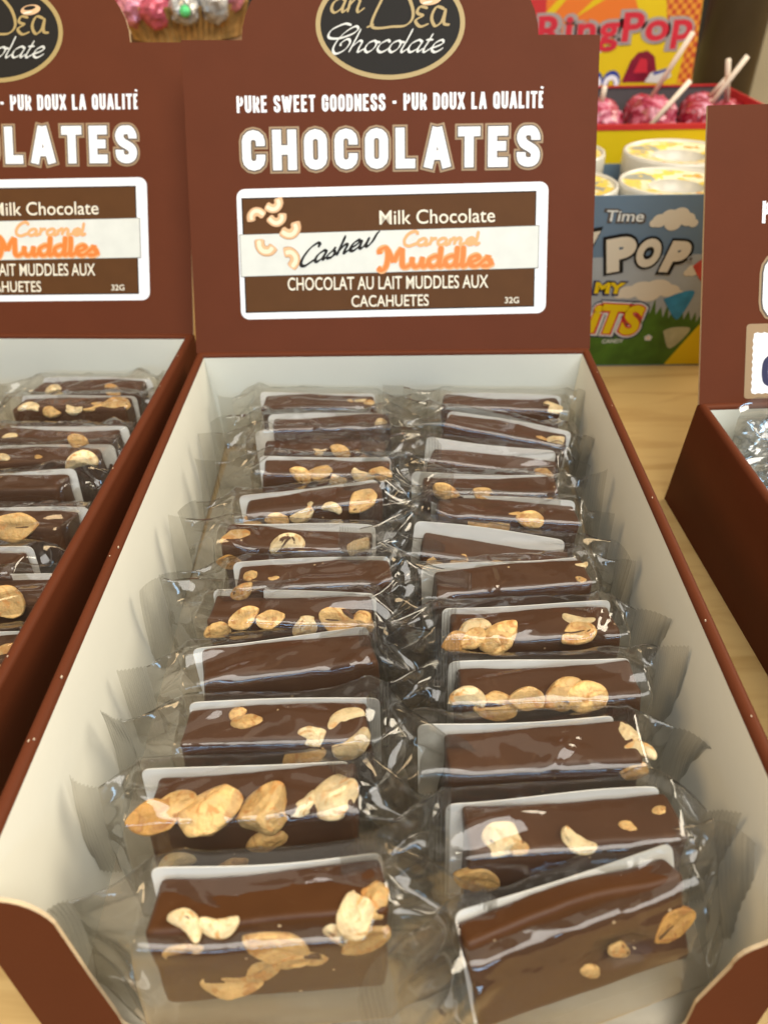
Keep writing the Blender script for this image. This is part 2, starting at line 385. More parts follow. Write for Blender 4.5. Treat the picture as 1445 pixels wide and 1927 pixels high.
def _rr(a0, a1, cx, cy, rx=.5, ry=.22, n=6): return arc(cx, cy, rx, ry, a0, a1, n)
_top = _rr(0, 180, .5, .78); _bot = _rr(180, 360, .5, .22)
CAPS = {
 'O': [(True, _top+_bot)], 'C': [(False, [(1, .64)]+_top+_bot+[(1, .36)])],
 'G': [(False, [(1, .66)]+_top+_bot+[(1, .47), (.55, .47)])], 'Q': [(True, _top+_bot), (False, [(.6, .22), (1.05, -.08)])],
 'U': [(False, [(0, 1.13), (0, .22)]+_bot[1:-1]+[(1, .22), (1, 1.13)])],
 'H': [(False, [(0, 0), (0, 1)]), (False, [(1, 0), (1, 1)]), (False, [(.2, .5), (.8, .5)])],
 'L': [(False, [(0, 1), (0, 0), (.86, 0)])], 'T': [(False, [(.02, 1), (.98, 1)]), (False, [(.5, 0), (.5, .85)])],
 'E': [(False, [(.88, 1), (0, 1), (0, 0), (.88, 0)]), (False, [(.2, .52), (.74, .52)])], 'I': [(False, [(.5, 0), (.5, 1)])],
 'A': [(False, [(.0, 0), (.42, 1)]), (False, [(1, 0), (.58, 1)]), (False, [(.36, .26), (.64, .26)])],
 'P': [(False, [(0, 0), (0, 1)]), (False, [(.2, 1), (.5, 1)]+_rr(90, -90, .5, .73, .5, .27, 8)+[(.2, .46)])],
 'R': [(False, [(0, 0), (0, 1)]), (False, [(.2, 1), (.5, 1)]+_rr(90, -90, .5, .74, .5, .26, 8)+[(.2, .48)]), (False, [(.55, .4), (1, 0)])],
 'D': [(False, [(0, 0), (0, 1)]), (False, [(.2, 1), (.45, 1)]+_rr(90, 0, .5, .76, .5, .24, 6)+_rr(0, -90, .5, .24, .5, .24, 6)+[(.45, 0), (.2, 0)])],
 'N': [(False, [(0, 0), (0, 1)]), (False, [(1, 0), (1, 1)]), (False, [(.1, .85), (.9, .15)])],
 'W': [(False, [(0, 1), (.26, 0)]), (False, [(.26, 0), (.5, .9)]), (False, [(.5, .9), (.74, 0)]), (False, [(.74, 0), (1, 1)])],
 'X': [(False, [(0, 0), (1, 1)]), (False, [(0, 1), (1, 0)])], '-': [(False, [(.3, .48), (.7, .48)])],
 'S': [(False, spline([(1, .70), (.98, .84), (.78, .985), (.5, 1), (.2, .985), (.02, .86), (.02, .72), (.2, .58), (.55, .48), (.9, .36), (1, .22), (.92, .07), (.68, 0), (.34, 0), (.08, .07), (.0, .2), (0, .31)], 4))],
}
CAPS['É'] = CAPS['E']+[(False, [(.4, 1.28), (.62, 1.42)])]
CAPS_W = {'I': .42, ' ': .55, '-': .75, 'W': 1.55, 'T': .98, 'L': .92, 'E': .92, 'É': .92, 'A': 1.12, 'N': 1.05, 'H': 1.05, 'X': 1.05}

# x-height = 1; each glyph is (advance, strokes)
GLYPH = {
 'a': (.98, [[(.78, .82), (.5, 1.0), (.14, .72), (.1, .25), (.35, 0), (.68, .3), (.8, .95)], [(.8, .95), (.74, .35), (.82, .03), (1.08, .3)]]),
 'c': (.78, [[(.72, .8), (.5, 1.0), (.15, .7), (.12, .25), (.4, 0), (.66, .1), (.86, .35)]]),
 'd': (1.0, [[(.78, .82), (.5, 1.0), (.14, .72), (.1, .25), (.35, 0), (.66, .25), (.8, .9)], [(.82, 1.95), (.78, 1.0), (.74, .3), (.82, .02), (1.1, .3)]]),
 'e': (.78, [[(.0, .3), (.4, .48), (.68, .75), (.5, 1.0), (.17, .75), (.13, .25), (.4, 0), (.66, .1), (.86, .35)]]),
 'h': (.98, [[(.14, 1.95), (.14, 1.0), (.12, 0)], [(.13, .4), (.42, .92), (.66, .85), (.66, .35), (.74, .02), (1.04, .3)]]),
 'l': (.46, [[(.16, 1.95), (.16, 1.0), (.12, .25), (.24, 0), (.5, .3)]]),
 'm': (1.42, [[(.1, .98), (.12, 0)], [(.12, .5), (.36, .98), (.54, .8), (.52, 0)], [(.53, .5), (.8, .98), (1.02, .8), (1.0, .25), (1.12, 0), (1.46, .3)]]),
 'n': (1.0, [[(.1, .98), (.12, 0)], [(.12, .5), (.42, .98), (.66, .8), (.64, .25), (.76, 0), (1.06, .3)]]),
 'o': (.86, [[(.5, 1.0), (.16, .74), (.12, .26), (.4, 0), (.68, .28), (.7, .74), (.46, 1.0)], [(.66, .85), (.94, .82)]]),
 'r': (.72, [[(.1, .9), (.2, .98), (.14, 0)], [(.16, .55), (.4, .96), (.68, .9)]]),
 's': (.76, [[(.0, .3), (.4, .8), (.46, 1.0), (.42, .75), (.6, .4), (.5, .04), (.2, .02), (.12, .14)], [(.5, .04), (.82, .3)]]),
 't': (.56, [[(.24, 1.55), (.2, .8), (.16, .22), (.3, 0), (.6, .3)], [(.0, 1.0), (.46, 1.04)]]),
 'u': (1.0, [[(.1, .98), (.08, .35), (.3, 0), (.6, .25), (.72, .98)], [(.72, .98), (.68, .3), (.8, 0), (1.06, .3)]]),
 'w': (1.3, [[(.08, .9), (.12, .2), (.32, 0), (.54, .35), (.62, .95)], [(.62, .95), (.6, .25), (.8, 0), (1.05, .4), (1.14, 1.05), (1.3, 1.3)]]),
 "'": (.35, [[(.12, 2.0), (.08, 1.35)]]),
 'C': (1.25, [[(1.1, 1.55), (1.12, 1.85), (.85, 2.05), (.4, 1.7), (.14, .9), (.24, .2), (.62, -.05), (1.0, .15), (1.3, .35)]]),
 'M': (1.9, [[(.02, 1.25), (.0, 1.65), (.35, 1.85), (.5, 1.3), (.42, .2), (.16, -.3), (-.12, .0)], [(.45, 1.75), (.62, 1.2), (.85, .45)], [(.85, .45), (1.1, 1.3), (1.35, 1.85)], [(1.35, 1.85), (1.36, .9), (1.4, .15), (1.62, 0), (1.9, .25)]]),
}
GLYPH['K'] = (1.25, [[(.62, 2.25), (.1, 2.35), (-.55, 1.85), (-.5, 1.25), (.2, 1.15), (.95, 1.5), (1.2, 1.9), (.95, 2.15), (.5, 1.75), (.2, 1.0), (.2, .25), (.55, -.12), (1.0, .2), (1.12, .8), (.85, 1.1), (.55, .8), (.6, .5)]])  # a flourished capital

# ------------------------------------------------------------------ counter and back wall
g = Geo(); g.box(-1.4, 1.4, -.7, 1.45, -.03, 0); counter = g.obj('counter_top', [M['wood']]); tag(counter, kind='structure')
M['wall'] = mat('shop_wall', (.07, .065, .055), .8, .2, .2, 5)
g = Geo(); g.box(-3, 3, 2.6, 2.7, -1.0, 2.4); bw = g.obj('back_wall', [M['wall']]); tag(bw, kind='structure')
M['floor'] = mat('shop_floor', (.16, .12, .085), .6, .3, .1, 4)
g = Geo(); g.box(-3, 3, -2.5, 2.6, -1.0, -.9); fl = g.obj('floor', [M['floor']]); tag(fl, kind='structure')

# ------------------------------------------------------------------ display boxes
W, H, T, LEN = .1, .06, .004, .27
def tray_mesh():
    """floor and three double-thick walls with a rounded folded rim"""
    g = Geo()
    prof = [(0, 0, 0)]           # inset, z, material of the face above
    for k in range(1, 6): prof.append((0, (H-.0022)*k/6, 0))
    for a in range(0, 181, 30):
        prof.append((T/2-T/2*math.cos(R(a)), H-.002+.002*math.sin(R(a)), 0))
    prof[-1] = (T, H-.002, 1)
    prof += [(T+.0006, H*.6, 1), (T+.001, H*.3, 1), (T+.0012, .002, 1)]
    n = 10; path = []
    def ring(o, z):
        pts = []; hb = max(0, min(1, z/H)); bow = .0010*math.sin(math.pi*hb)
        yf = -.0105*(1-hb); yb = .007*(1-hb)
        def hw(t): return W-o-(.0085*(1-t)+.0005)*(1-hb)+bow*math.sin(math.pi*t)   # half width: drawn in towards the front at the base
        for k in range(n+1):
            t = k/n; pts.append((-hw(t), yf+.0012+t*(LEN+yb-o-yf-.0012), z))
        for k in range(1, n+1):
            t = k/n; pts.append((-hw(1)+2*hw(1)*t, LEN+yb-o+bow*math.sin(math.pi*t), z))
        for k in range(1, n+1):
            t = 1-k/n; pts.append((hw(t), yf+.0012+t*(LEN+yb-o-yf-.0012), z))
        return pts
    rings = [ring(o, z) for o, z, _ in prof]; m = len(rings[0])
    base = len(g.v); g.v += [p for r in rings for p in r]
    for j in range(len(prof)-1):
        for k in range(m-1):
            g.f.append((base+j*m+k, base+(j+1)*m+k, base+(j+1)*m+k+1, base+j*m+k+1)); g.i.append(prof[j][2])
    # front ends of the two side walls
    for e in (0, m-1):
        c = [base+j*m+e for j in range(len(prof))]; g.f.append(tuple(c if e else c[::-1])); g.i.append(0)
    g.box(-W+.0095, W-.0095, -.0090, LEN-.0055, .0004, .0021, 2)
    rr = random.Random(21)                          # bare board showing at small nicks along the rims
    for k in range(11):
        sd = rr.choice((-1, 1)); y = rr.uniform(.01, .26); x = sd*(W-rr.uniform(.0006, .0034)); l = rr.uniform(.0001, .0004)
        g.box(x-rr.uniform(.0001, .0002), x+rr.uniform(.0001, .0002), y-l, y+l, H-.0005, H+.0001, 3)
    return g
M['fleck'] = mat('bare_board_fleck', (.62, .50, .36), .8, .2)
TRAY = tray_mesh()
TRAY_ME = new_mesh('tray', TRAY.v, TRAY.f, [M['board'], M['inner'], M['shaded_base'], M['fleck']], TRAY.i, True)
TRAY_ME.set_sharp_from_angle(angle=R(40)) if hasattr(TRAY_ME, 'set_sharp_from_angle') else None

def front_mesh():
    """leaning front panel with a wide rounded cut-out"""
    o = [(-.0906, .0), (-.0993, .0595)]
    o += [(-.0935, .0592)]+arc(-.0905, .0465, .0127, .0127, 85, 20, 6)
    o += [(-.0748, .030), (-.0712, .0125)]+arc(-.0655, .0105, .0055, .0055, 190, 270, 5)
    o += arc(.0690, .0105, .0055, .0055, 270, 345, 5)+[(.0750, .0190), (.0805, .0345)]
    o += arc(.0905, .0335, .0102, .0102, 165, 120, 4)+[(.0925, .0485), (.0984, .0550), (.0992, .0595), (.0908, 0)]
    v, f, i = slab(o, -.0005, .0005)
    vv = []
    for x, z, y in v: vv.append((x, -.0105*(1-z/H)-y, z))
    f = [q[::-1] for q in f] if False else f
    return new_mesh('front_panel', vv, f, [M['board'], M['inner'], M['kraft']], i)
FRONT_ME = front_mesh()

def header_mesh(hs, flat_top=False):
    if flat_top:
        o = [(-.1, 0), (.1, 0), (.1, hs), (.0705, hs)]+arc(0, hs, .0705, .046, 0, 180, 26)+[(-.1, hs)]
    else:
        o = [(-.1, 0), (.1, 0), (.1, hs-.0005)]+arc(0, hs, .0708, .046, 0, 180, 26)+[(-.1, hs+.0005)]
    v, f, i = slab(o, -.0007, .0007)
    return new_mesh('header_card', v, f, [M['board'], M['inner'], M['kraft']], i)
HEADER_ME = header_mesh(.1468)

def slogan_title():
    a = Print(); a.caps('PURE SWEET GOODNESS - PUR DOUX LA QUALITÉ', -74.5, 74.5, 114.2, 121.8, 1.30, [('ink_white', 0, 1)])
    b = Print(); c = Print()
    b.caps('CHOCOLATES', -72.6, 72.6, 87.6, 106.2, 4.3, [('ink_white', 0, 3.4)], .95)
    c.caps('CHOCOLATES', -72.6, 72.6, 87.6, 106.2, 4.3, [('ink_tan', 3.0, 1), ('ink_shadow', 1.3, 2.2)], .95)
    return a, b, c

def logo():
    a = Print(); cx, cy = .3, 152.6
    a.disc(cx, cy, 35.6, 24.6, 'ink_gold', 1, 64); a.disc(cx, cy, 33.3, 22.4, 'ink_black', 2, 64)
    b = Print()
    pen = (.25, 35)
    b.script("an'", -27.5, -7.8, 158.0, 6.2, 1.5, 'ink_gold', 3, .25, 0, (.4, 30))
    # D E A of the second word
    for q in ([(1.0, 172), (-3.5, 163.5), (-8.5, 151.8), (2, 151.4), (8.0, 152.0), (11.2, 156.0), (9.6, 163), (4.5, 169.5)], [(-7.4, 152.6), (-11, 151.2)],
              [(18.2, 159.2), (14.6, 159.8), (13.2, 157.2), (16.4, 156.0)], [(16.2, 156.0), (12.4, 153.8), (14.6, 151.2), (18.6, 152.4)],
              [(26.2, 158.6), (22.4, 159.6), (20.0, 155.2), (21.6, 151.4), (24.8, 153.4), (26.8, 158.8)], [(26.8, 158.8), (25.8, 152.6), (28.6, 151.8)]):
        b.stroke(q, 1.6, 'ink_gold', 3, (.4, 30))
    b.disc(19.5, 162.9, 5.2, 2.4, M['ink_cashew'], 3, 30, 8); b.disc(19.1, 163.8, 3.2, 1.0, 'ink_black', 3.6, 24, 8); b.disc(18, 161.6, 2.4, .45, 'ink_cream', 4, 20, 10)
    b.script('Khocolate', -29.2, 25.5, 140.6, 5.3, 1.35, 'ink_silver', 3, .42, -.8, (.22, 40))
    return a, b

def cashew(p, cx, cy, rot, s=1.0, layer=6):
    pts = [(-3.6, -2.0), (-3.0, .6), (-.6, 2.0), (1.8, 1.2), (3.6, -1.4)]
    ca, sa = math.cos(R(rot)), math.sin(R(rot))
    def tf(q): return [(cx+(x*ca-y*sa)*s, cy+(x*sa+y*ca)*s) for x, y in q]
    p.stroke(tf(pts), 4.7*s, 'ink_cashew_edge', layer); p.stroke(tf(pts), 4.0*s, 'ink_cashew', layer+.6)
    p.stroke(tf([(x*.94+.1, y*.9+.55) for x, y in pts]), 1.8*s, 'ink_cashew_light', layer+1.2)

def flavour(cash):
    """white sticker: brown field, pale band, flavour lettering"""
    a = Print()
    k = math.tan(R(.55))
    def q(x, y): return (x, y+k*x)
    def rot(pts): return [q(x, y) for x, y in pts]
    a.poly(rot(rrect(-76.3, 77.2, 17.2, 79.8, 4.2)), 'ink_white', 1)
    a.poly(rot([(-74.0, 20.4), (71.4, 20.4), (71.4, 75.6), (-74.0, 75.6)]), 'ink_black', 2)
    a.poly(rot([(-73.4, 20.9), (70.9, 20.9), (70.9, 75.0), (-73.4, 75.0)]), 'ink_brown', 3)
    a.poly(rot([(-75.6, 37.9), (73.1, 38.9), (73.1, 59.4), (-75.6, 58.4)]), 'ink_shadow', 4)
    a.poly(rot([(-75.3, 38.2), (72.8, 39.2), (72.8, 59.1), (-75.3, 58.1)]), 'ink_pale', 5)
    b = Print()
    b.text('Milk Chocolate', -5.8, 51.2, 61.4, 68.4, [('ink_cream', .004, 6)], rot=.5)
    b.text('CHOCOLAT AU LAIT MUDDLES AUX', -52.2, 48.2, 30.4, 37.0, [('ink_cream', .008, 6)], rot=.1)
    b.text('CACAHUETES', -20.3, 18.5, 22.0, 27.9, [('ink_cream', .008, 6)], rot=.2)
    b.text('32G', 56.6, 63.7, 22.9, 26.0, [('ink_cream', .012, 6)])
    b.script('Caramel', 6.6, 44.0, 51.2, 3.3, 1.6, 'ink_peach', 7, .12, .2)
    b.script('Muddles', -7.0, 51.0, 41.0, 5.0, 2.5, 'ink_peach', 6.3, .02, .1, None, .9)
    b.script('Muddles', -7.0, 51.0, 41.0, 5.0, 2.5, 'ink_orange', 7, .02, .1, (.55, 20))
    if cash:
        b.script('Cashew', -45.0, -2.6, 42.0, 4.1, 2.0, 'ink_black', 7, .55, 15.5, (.35, 40))
        for c in ((-66.5, 66.5, 18, .95), (-58.2, 71.5, 205, .95), (-57.0, 65.0, 190, .95), (-50.5, 59.6, 205, 1.1), (-63.0, 52.0, 150, 1.1), (-50.3, 45.6, -70, 1.1)):
            cashew(b, c[0], c[1]+k*c[0]*.0, c[2], c[3])
    return a, b
SLOG, TITLE, TITLE_OUT = slogan_title()
LOGO, LOGO_INK = logo()

def print_mesh(p, name): return new_mesh(name, p.g.v, p.g.f, p.mats, p.g.i)
PM = {'slogan_lettering': (print_mesh(SLOG, 'slogan_lettering'), .00075), 'title_outline': (print_mesh(TITLE_OUT, 'title_outline'), .00075),
      'title_lettering': (print_mesh(TITLE, 'title_lettering'), .00075), 'logo_badge': (print_mesh(LOGO, 'logo_badge'), .00075),
      'logo_lettering': (print_mesh(LOGO_INK, 'logo_lettering'), .00075)}

def display_box(name, label, bx, by, rz, tilt, header_me, front=True):
    """origin at the middle of the front edge; back edge centre given"""
    c, s = math.cos(rz), math.sin(rz)
    root = empty(name, (bx+s*LEN, by-c*LEN, 0), (0, 0, rz)); tag(root, label, 'display box', 'open display boxes on the counter')
    link('tray', TRAY_ME, root)
    if front: link('front_panel', FRONT_ME, root)
    hd = link('header_card', header_me, root, (0, LEN-.0008, H-.0008), (R(90)-tilt, 0, 0))
    return root, hd

def full_header(hd, cash):
    for n, (me, z) in PM.items(): link(n, me, hd, (0, 0, z))
    a, b = flavour(cash)
    a.obj('flavour_label', hd, .00075); b.obj('flavour_lettering', hd, .00075)

main_box, hd = display_box('display_box', 'open brown chocolate box in the middle, its raised card reading Cashew in black script', 0, LEN, 0, .52282, HEADER_ME)
full_header(hd, True)
p = Print(); p.poly(rrect(-63, -30, 1.0, 8.2, 2.5), 'ink_pale', 1); p.poly(rrect(-62, -31, 1.0, 7.4, 2.0), 'ink_peach', 2)
p.g.obj('paper_sticker', p.mats, main_box, loc=(0, -.0117, .0), rot=(R(90)-R(9.9), 0, 0))
left_box, hd = display_box('display_box', 'brown chocolate box cut off by the left edge, peanuts on its bars', -.20616, .29513, R(-1.81), R(32.2), HEADER_ME)
full_header(hd, False)
right_header = header_mesh(.1255, True)
right_box, hd = display_box('display_box', 'brown box at the right edge holding crinkled clear bags, tan scalloped label on its card', .23673, .21792, R(2.15), R(31), right_header)
p = Print(); p.caps('PURE SWEET GOODNESS - PUR DOUX LA QUALITÉ', -75, 75, 77.0, 86.2, 1.5, [('ink_white', 0, 1)]); p.obj('slogan_lettering', hd, .00075)
p = Print(); p.caps('CHOCOLATES', -73.5, 73.5, 37.2, 63.0, 5.0, [('ink_tan', 3.2, 1), ('ink_shadow', 1.4, 2.2), ('ink_white', 0, 3.4)], .95); p.obj('title_lettering', hd, .00075)
p = Print(); p.poly(rrect(-80, 80, 2, 34.6, 1.5), 'ink_tan', 1)
sc = []
nx, ny = 100, 17
for k in range(nx+1): sc.append((-76.6+153.2*k/nx, 30.4+(.5 if k % 2 else 0)))
for k in range(ny+1): sc.append((76.6+(.5 if k % 2 else 0), 30.4-26*k/ny))
for k in range(nx+1): sc.append((76.6-153.2*k/nx, 4.4-(.5 if k % 2 else 0)))
for k in range(1, ny): sc.append((-76.6-(.5 if k % 2 else 0), 4.4+26*k/ny))
p.poly(sc, 'ink_white', 2)
M['ink_navy'] = mat('navy_ink', (.03, .03, .08), .5, .3)
p.stroke([(-66, 20), (-70.5, 18), (-70.5, 10), (-66, 8)], 3, 'ink_navy', 3); p.obj('scalloped_label', hd, .00075)

# ------------------------------------------------------------------ nuts
def nut_mesh(kind, seed):
    rng = random.Random(seed); bm = bmesh.new(); bmesh.ops.create_icosphere(bm, subdivisions=4, radius=1)
    off = Vector((rng.uniform(-50, 50), rng.uniform(-50, 50), rng.uniform(-50, 50)))
    for v in bm.verts:
        p = v.co.copy()
        if kind == 'half':       # a split peanut: domed back or flat inner face, pointed at one end
            q = Vector((p.x*.56+max(0, p.x-.35)*.10, p.y*.38*(1-.42*max(0, p.x)**2)+.05*p.x*p.x, p.z*.24))
            if seed % 2: q.z = min(q.z, .075-.03*math.exp(-(p.y/.22)**2)*(1 if abs(p.x) < .8 else 0)); q.z -= 0
            else: q.z -= .03*math.exp(-(p.y/.12)**2)*(1 if p.z > 0 else 0)
        elif kind == 'chunk':    # a broken piece with flat breaks
            q = p.copy()
            for k in range(7):
                r2 = random.Random(seed*31+k); n = Vector((r2.gauss(0, 1), r2.gauss(0, 1), r2.gauss(0, 1))).normalized(); d = r2.uniform(.42, .72)
                e = q.dot(n)-d
                if e > 0: q -= n*e*.80
            q = Vector((q.x*.62, q.y*.52, q.z*.34))
        elif kind == 'crescent':
            a = p.x*1.15; rr = .52+p.z*.0; q = Vector((math.sin(a)*(rr+p.y*.23), math.cos(a)*(rr+p.y*.25)-.40, p.z*.19))
            q *= 1.0
        else:                    # flake
            q = Vector((p.x*.52*(1+.3*p.y), p.y*.34, p.z*.14))
        q += q.normalized()*(.050*noise.noise(p*1.5+off)+.012*noise.noise(p*4.5+off)+.004*noise.noise(p*13+off))
        v.co = q
    me = bpy.data.meshes.new('nut'); bm.to_mesh(me); bm.free()
    me.polygons.foreach_set('use_smooth', np.ones(len(me.polygons), dtype=bool))
    return me
NUTS = {}
for k, n in (('half', 5), ('chunk', 6), ('crescent', 2), ('flake', 3)):
    NUTS[k] = []
    for j in range(n):
        me = nut_mesh(k, j+3)
        me.materials.append(M['nut_pale'] if (k == 'crescent' or (k == 'chunk' and j % 2 == 0)) else M['nut']); NUTS[k].append(me)
dk = NUTS['half'][0].copy(); dk.materials.clear(); dk.materials.append(M['dark_nut']); NUTS['amber'] = [dk]
NUTS['chunk'] += NUTS['crescent'][:2]; NUTS['half'] += NUTS['crescent'][:1]
KIND = {'h': 'half', 'c': 'chunk', 'r': 'crescent', 'f': 'flake', 'a': 'amber'}

# ------------------------------------------------------------------ wrapped chocolate bars
CH, CT = .0362, .0150            # height and thickness of a bar standing on its long edge
ZB = .0015
def choc_mesh(rng, half, dent=None, CT=.015, CH=.0362):
    bm = bmesh.new(); bmesh.ops.create_cube(bm, size=2)
    bmesh.ops.subdivide_edges(bm, edges=bm.edges[:], cuts=22, use_grid_fill=True)
    off = Vector((rng.uniform(-9, 9), rng.uniform(-9, 9), rng.uniform(-9, 9))); r = .0016
    hx, hy, hz = half, CT/2, CH/2
    for v in bm.verts:
        p = Vector([math.sin(c*math.pi/2) for c in v.co]); p = Vector((p.x*hx, p.y*hy, p.z*hz))
        c = Vector((max(-hx+r, min(hx-r, p.x)), max(-hy+r, min(hy-r, p.y)), max(-hz+r, min(hz-r, p.z))))
        d = p-c
        if d.length > 1e-9: p = c+d.normalized()*min(r, max(abs(d.x), abs(d.y), abs(d.z)))
        n1 = noise.noise(p*55+off); n2 = noise.noise(p*160+off)
        p += Vector((n1*.0020, noise.noise(p*50+off*2)*.0007, noise.noise(p*45-off)*.0010+n2*.0003))
        p.z += .0008*math.sin(p.x*70+off.x)*(1 if p.z > 0 else 0)
        if dent and p.y < 0:
            e = math.hypot((p.x-dent[0])/.0065, (p.z-dent[1])/.0036)
            if e < 1.3: p.y += .0042*max(0, min(1, (1.25-e)*3))
        v.co = p
    me = bpy.data.meshes.new('chocolate'); bm.to_mesh(me); bm.free()
    me.polygons.foreach_set('use_smooth', np.ones(len(me.polygons), dtype=bool)); me.materials.append(M['choc'])
    return me

def card_mesh(rng, hx, hc):
    nx, nz = 40, 30; a = rng.uniform(.0000, .0006); b = rng.uniform(-.0007, .0007); ph = rng.uniform(0, 6)
    tl, trr = rng.uniform(.7, 1.3), rng.uniform(.2, 1.1)
    def P(i, j):
        u = -1+2*i/nx; t = j/nz; x = u*hx; z = .0006+t*(hc-.0006)
        if t > .8:                               # rounded top corners
            rr = .0026; e = (hx-abs(x)); zt = hc-z
            if e < rr and zt < rr:
                dx, dz = rr-e, rr-zt; l = math.hypot(dx, dz)
                if l > rr: x -= math.copysign(dx-dx*rr/l, x); z -= (dz-dz*rr/l)
        k = tl if u < 0 else trr; k = tl*(1-u)/2+trr*(1+u)/2
        y = .0005+a*k*max(0, t-.55)**2*5+b*math.sin(u*2.5+ph)*t*.8
        return Vector((x, y, z+.0006*math.sin(u*2+ph)*t))
    v = [P(i, j) for j in range(nz+1) for i in range(nx+1)]; n = len(v)
    v += [q+Vector((0, .0003, 0)) for q in v]; f = []
    for j in range(nz):
        for i in range(nx):
            q = j*(nx+1)+i; f.append((q, q+1, q+nx+2, q+nx+1)); f.append((n+q, n+q+nx+1, n+q+nx+2, n+q+1))
    b_ = [i for i in range(nx+1)]+[j*(nx+1)+nx for j in range(1, nz+1)]+[nz*(nx+1)+i for i in range(nx-1, -1, -1)]+[j*(nx+1) for j in range(nz-1, 0, -1)]
    for k in range(len(b_)): q, r_ = b_[k], b_[(k+1) % len(b_)]; f.append((q, n+q, n+r_, r_))
    return new_mesh('backing_card', v, f, [M['card']], None, False)

def section(rng, hc, slack, CT, CH):
    """closed outline of the film round bar and card, from the ridge over the card down the back, under, and up the front"""
    poly = [(.0032+slack, hc+.0018), (.0026+slack, hc*.5), (.0022, .0002), (-CT-.0026-slack, .0002), (-CT-.0034-slack, CH*.55), (-CT-.0024-slack*.5, CH+ZB+.0018), (-CT*.45, CH+ZB+.0030+(hc-CH)*.25)]
    P = [np.array(q) for q in poly]+[np.array(poly[0])]
    d = [0]
    for a in range(len(P)-1): d.append(d[-1]+np.linalg.norm(P[a+1]-P[a]))
    return P, d
def sample_section(P, d, n):
    out = []
    for k in range(n):
        s = d[-1]*k/n; a = max(i for i in range(len(d)-1) if d[i] <= s+1e-12)
        t = (s-d[a])/(d[a+1]-d[a]); out.append(P[a]+(P[a+1]-P[a])*t)
    o = np.array(out)
    for _ in range(2): o = .25*np.roll(o, 1, 0)+.5*o+.25*np.roll(o, -1, 0)
    return o

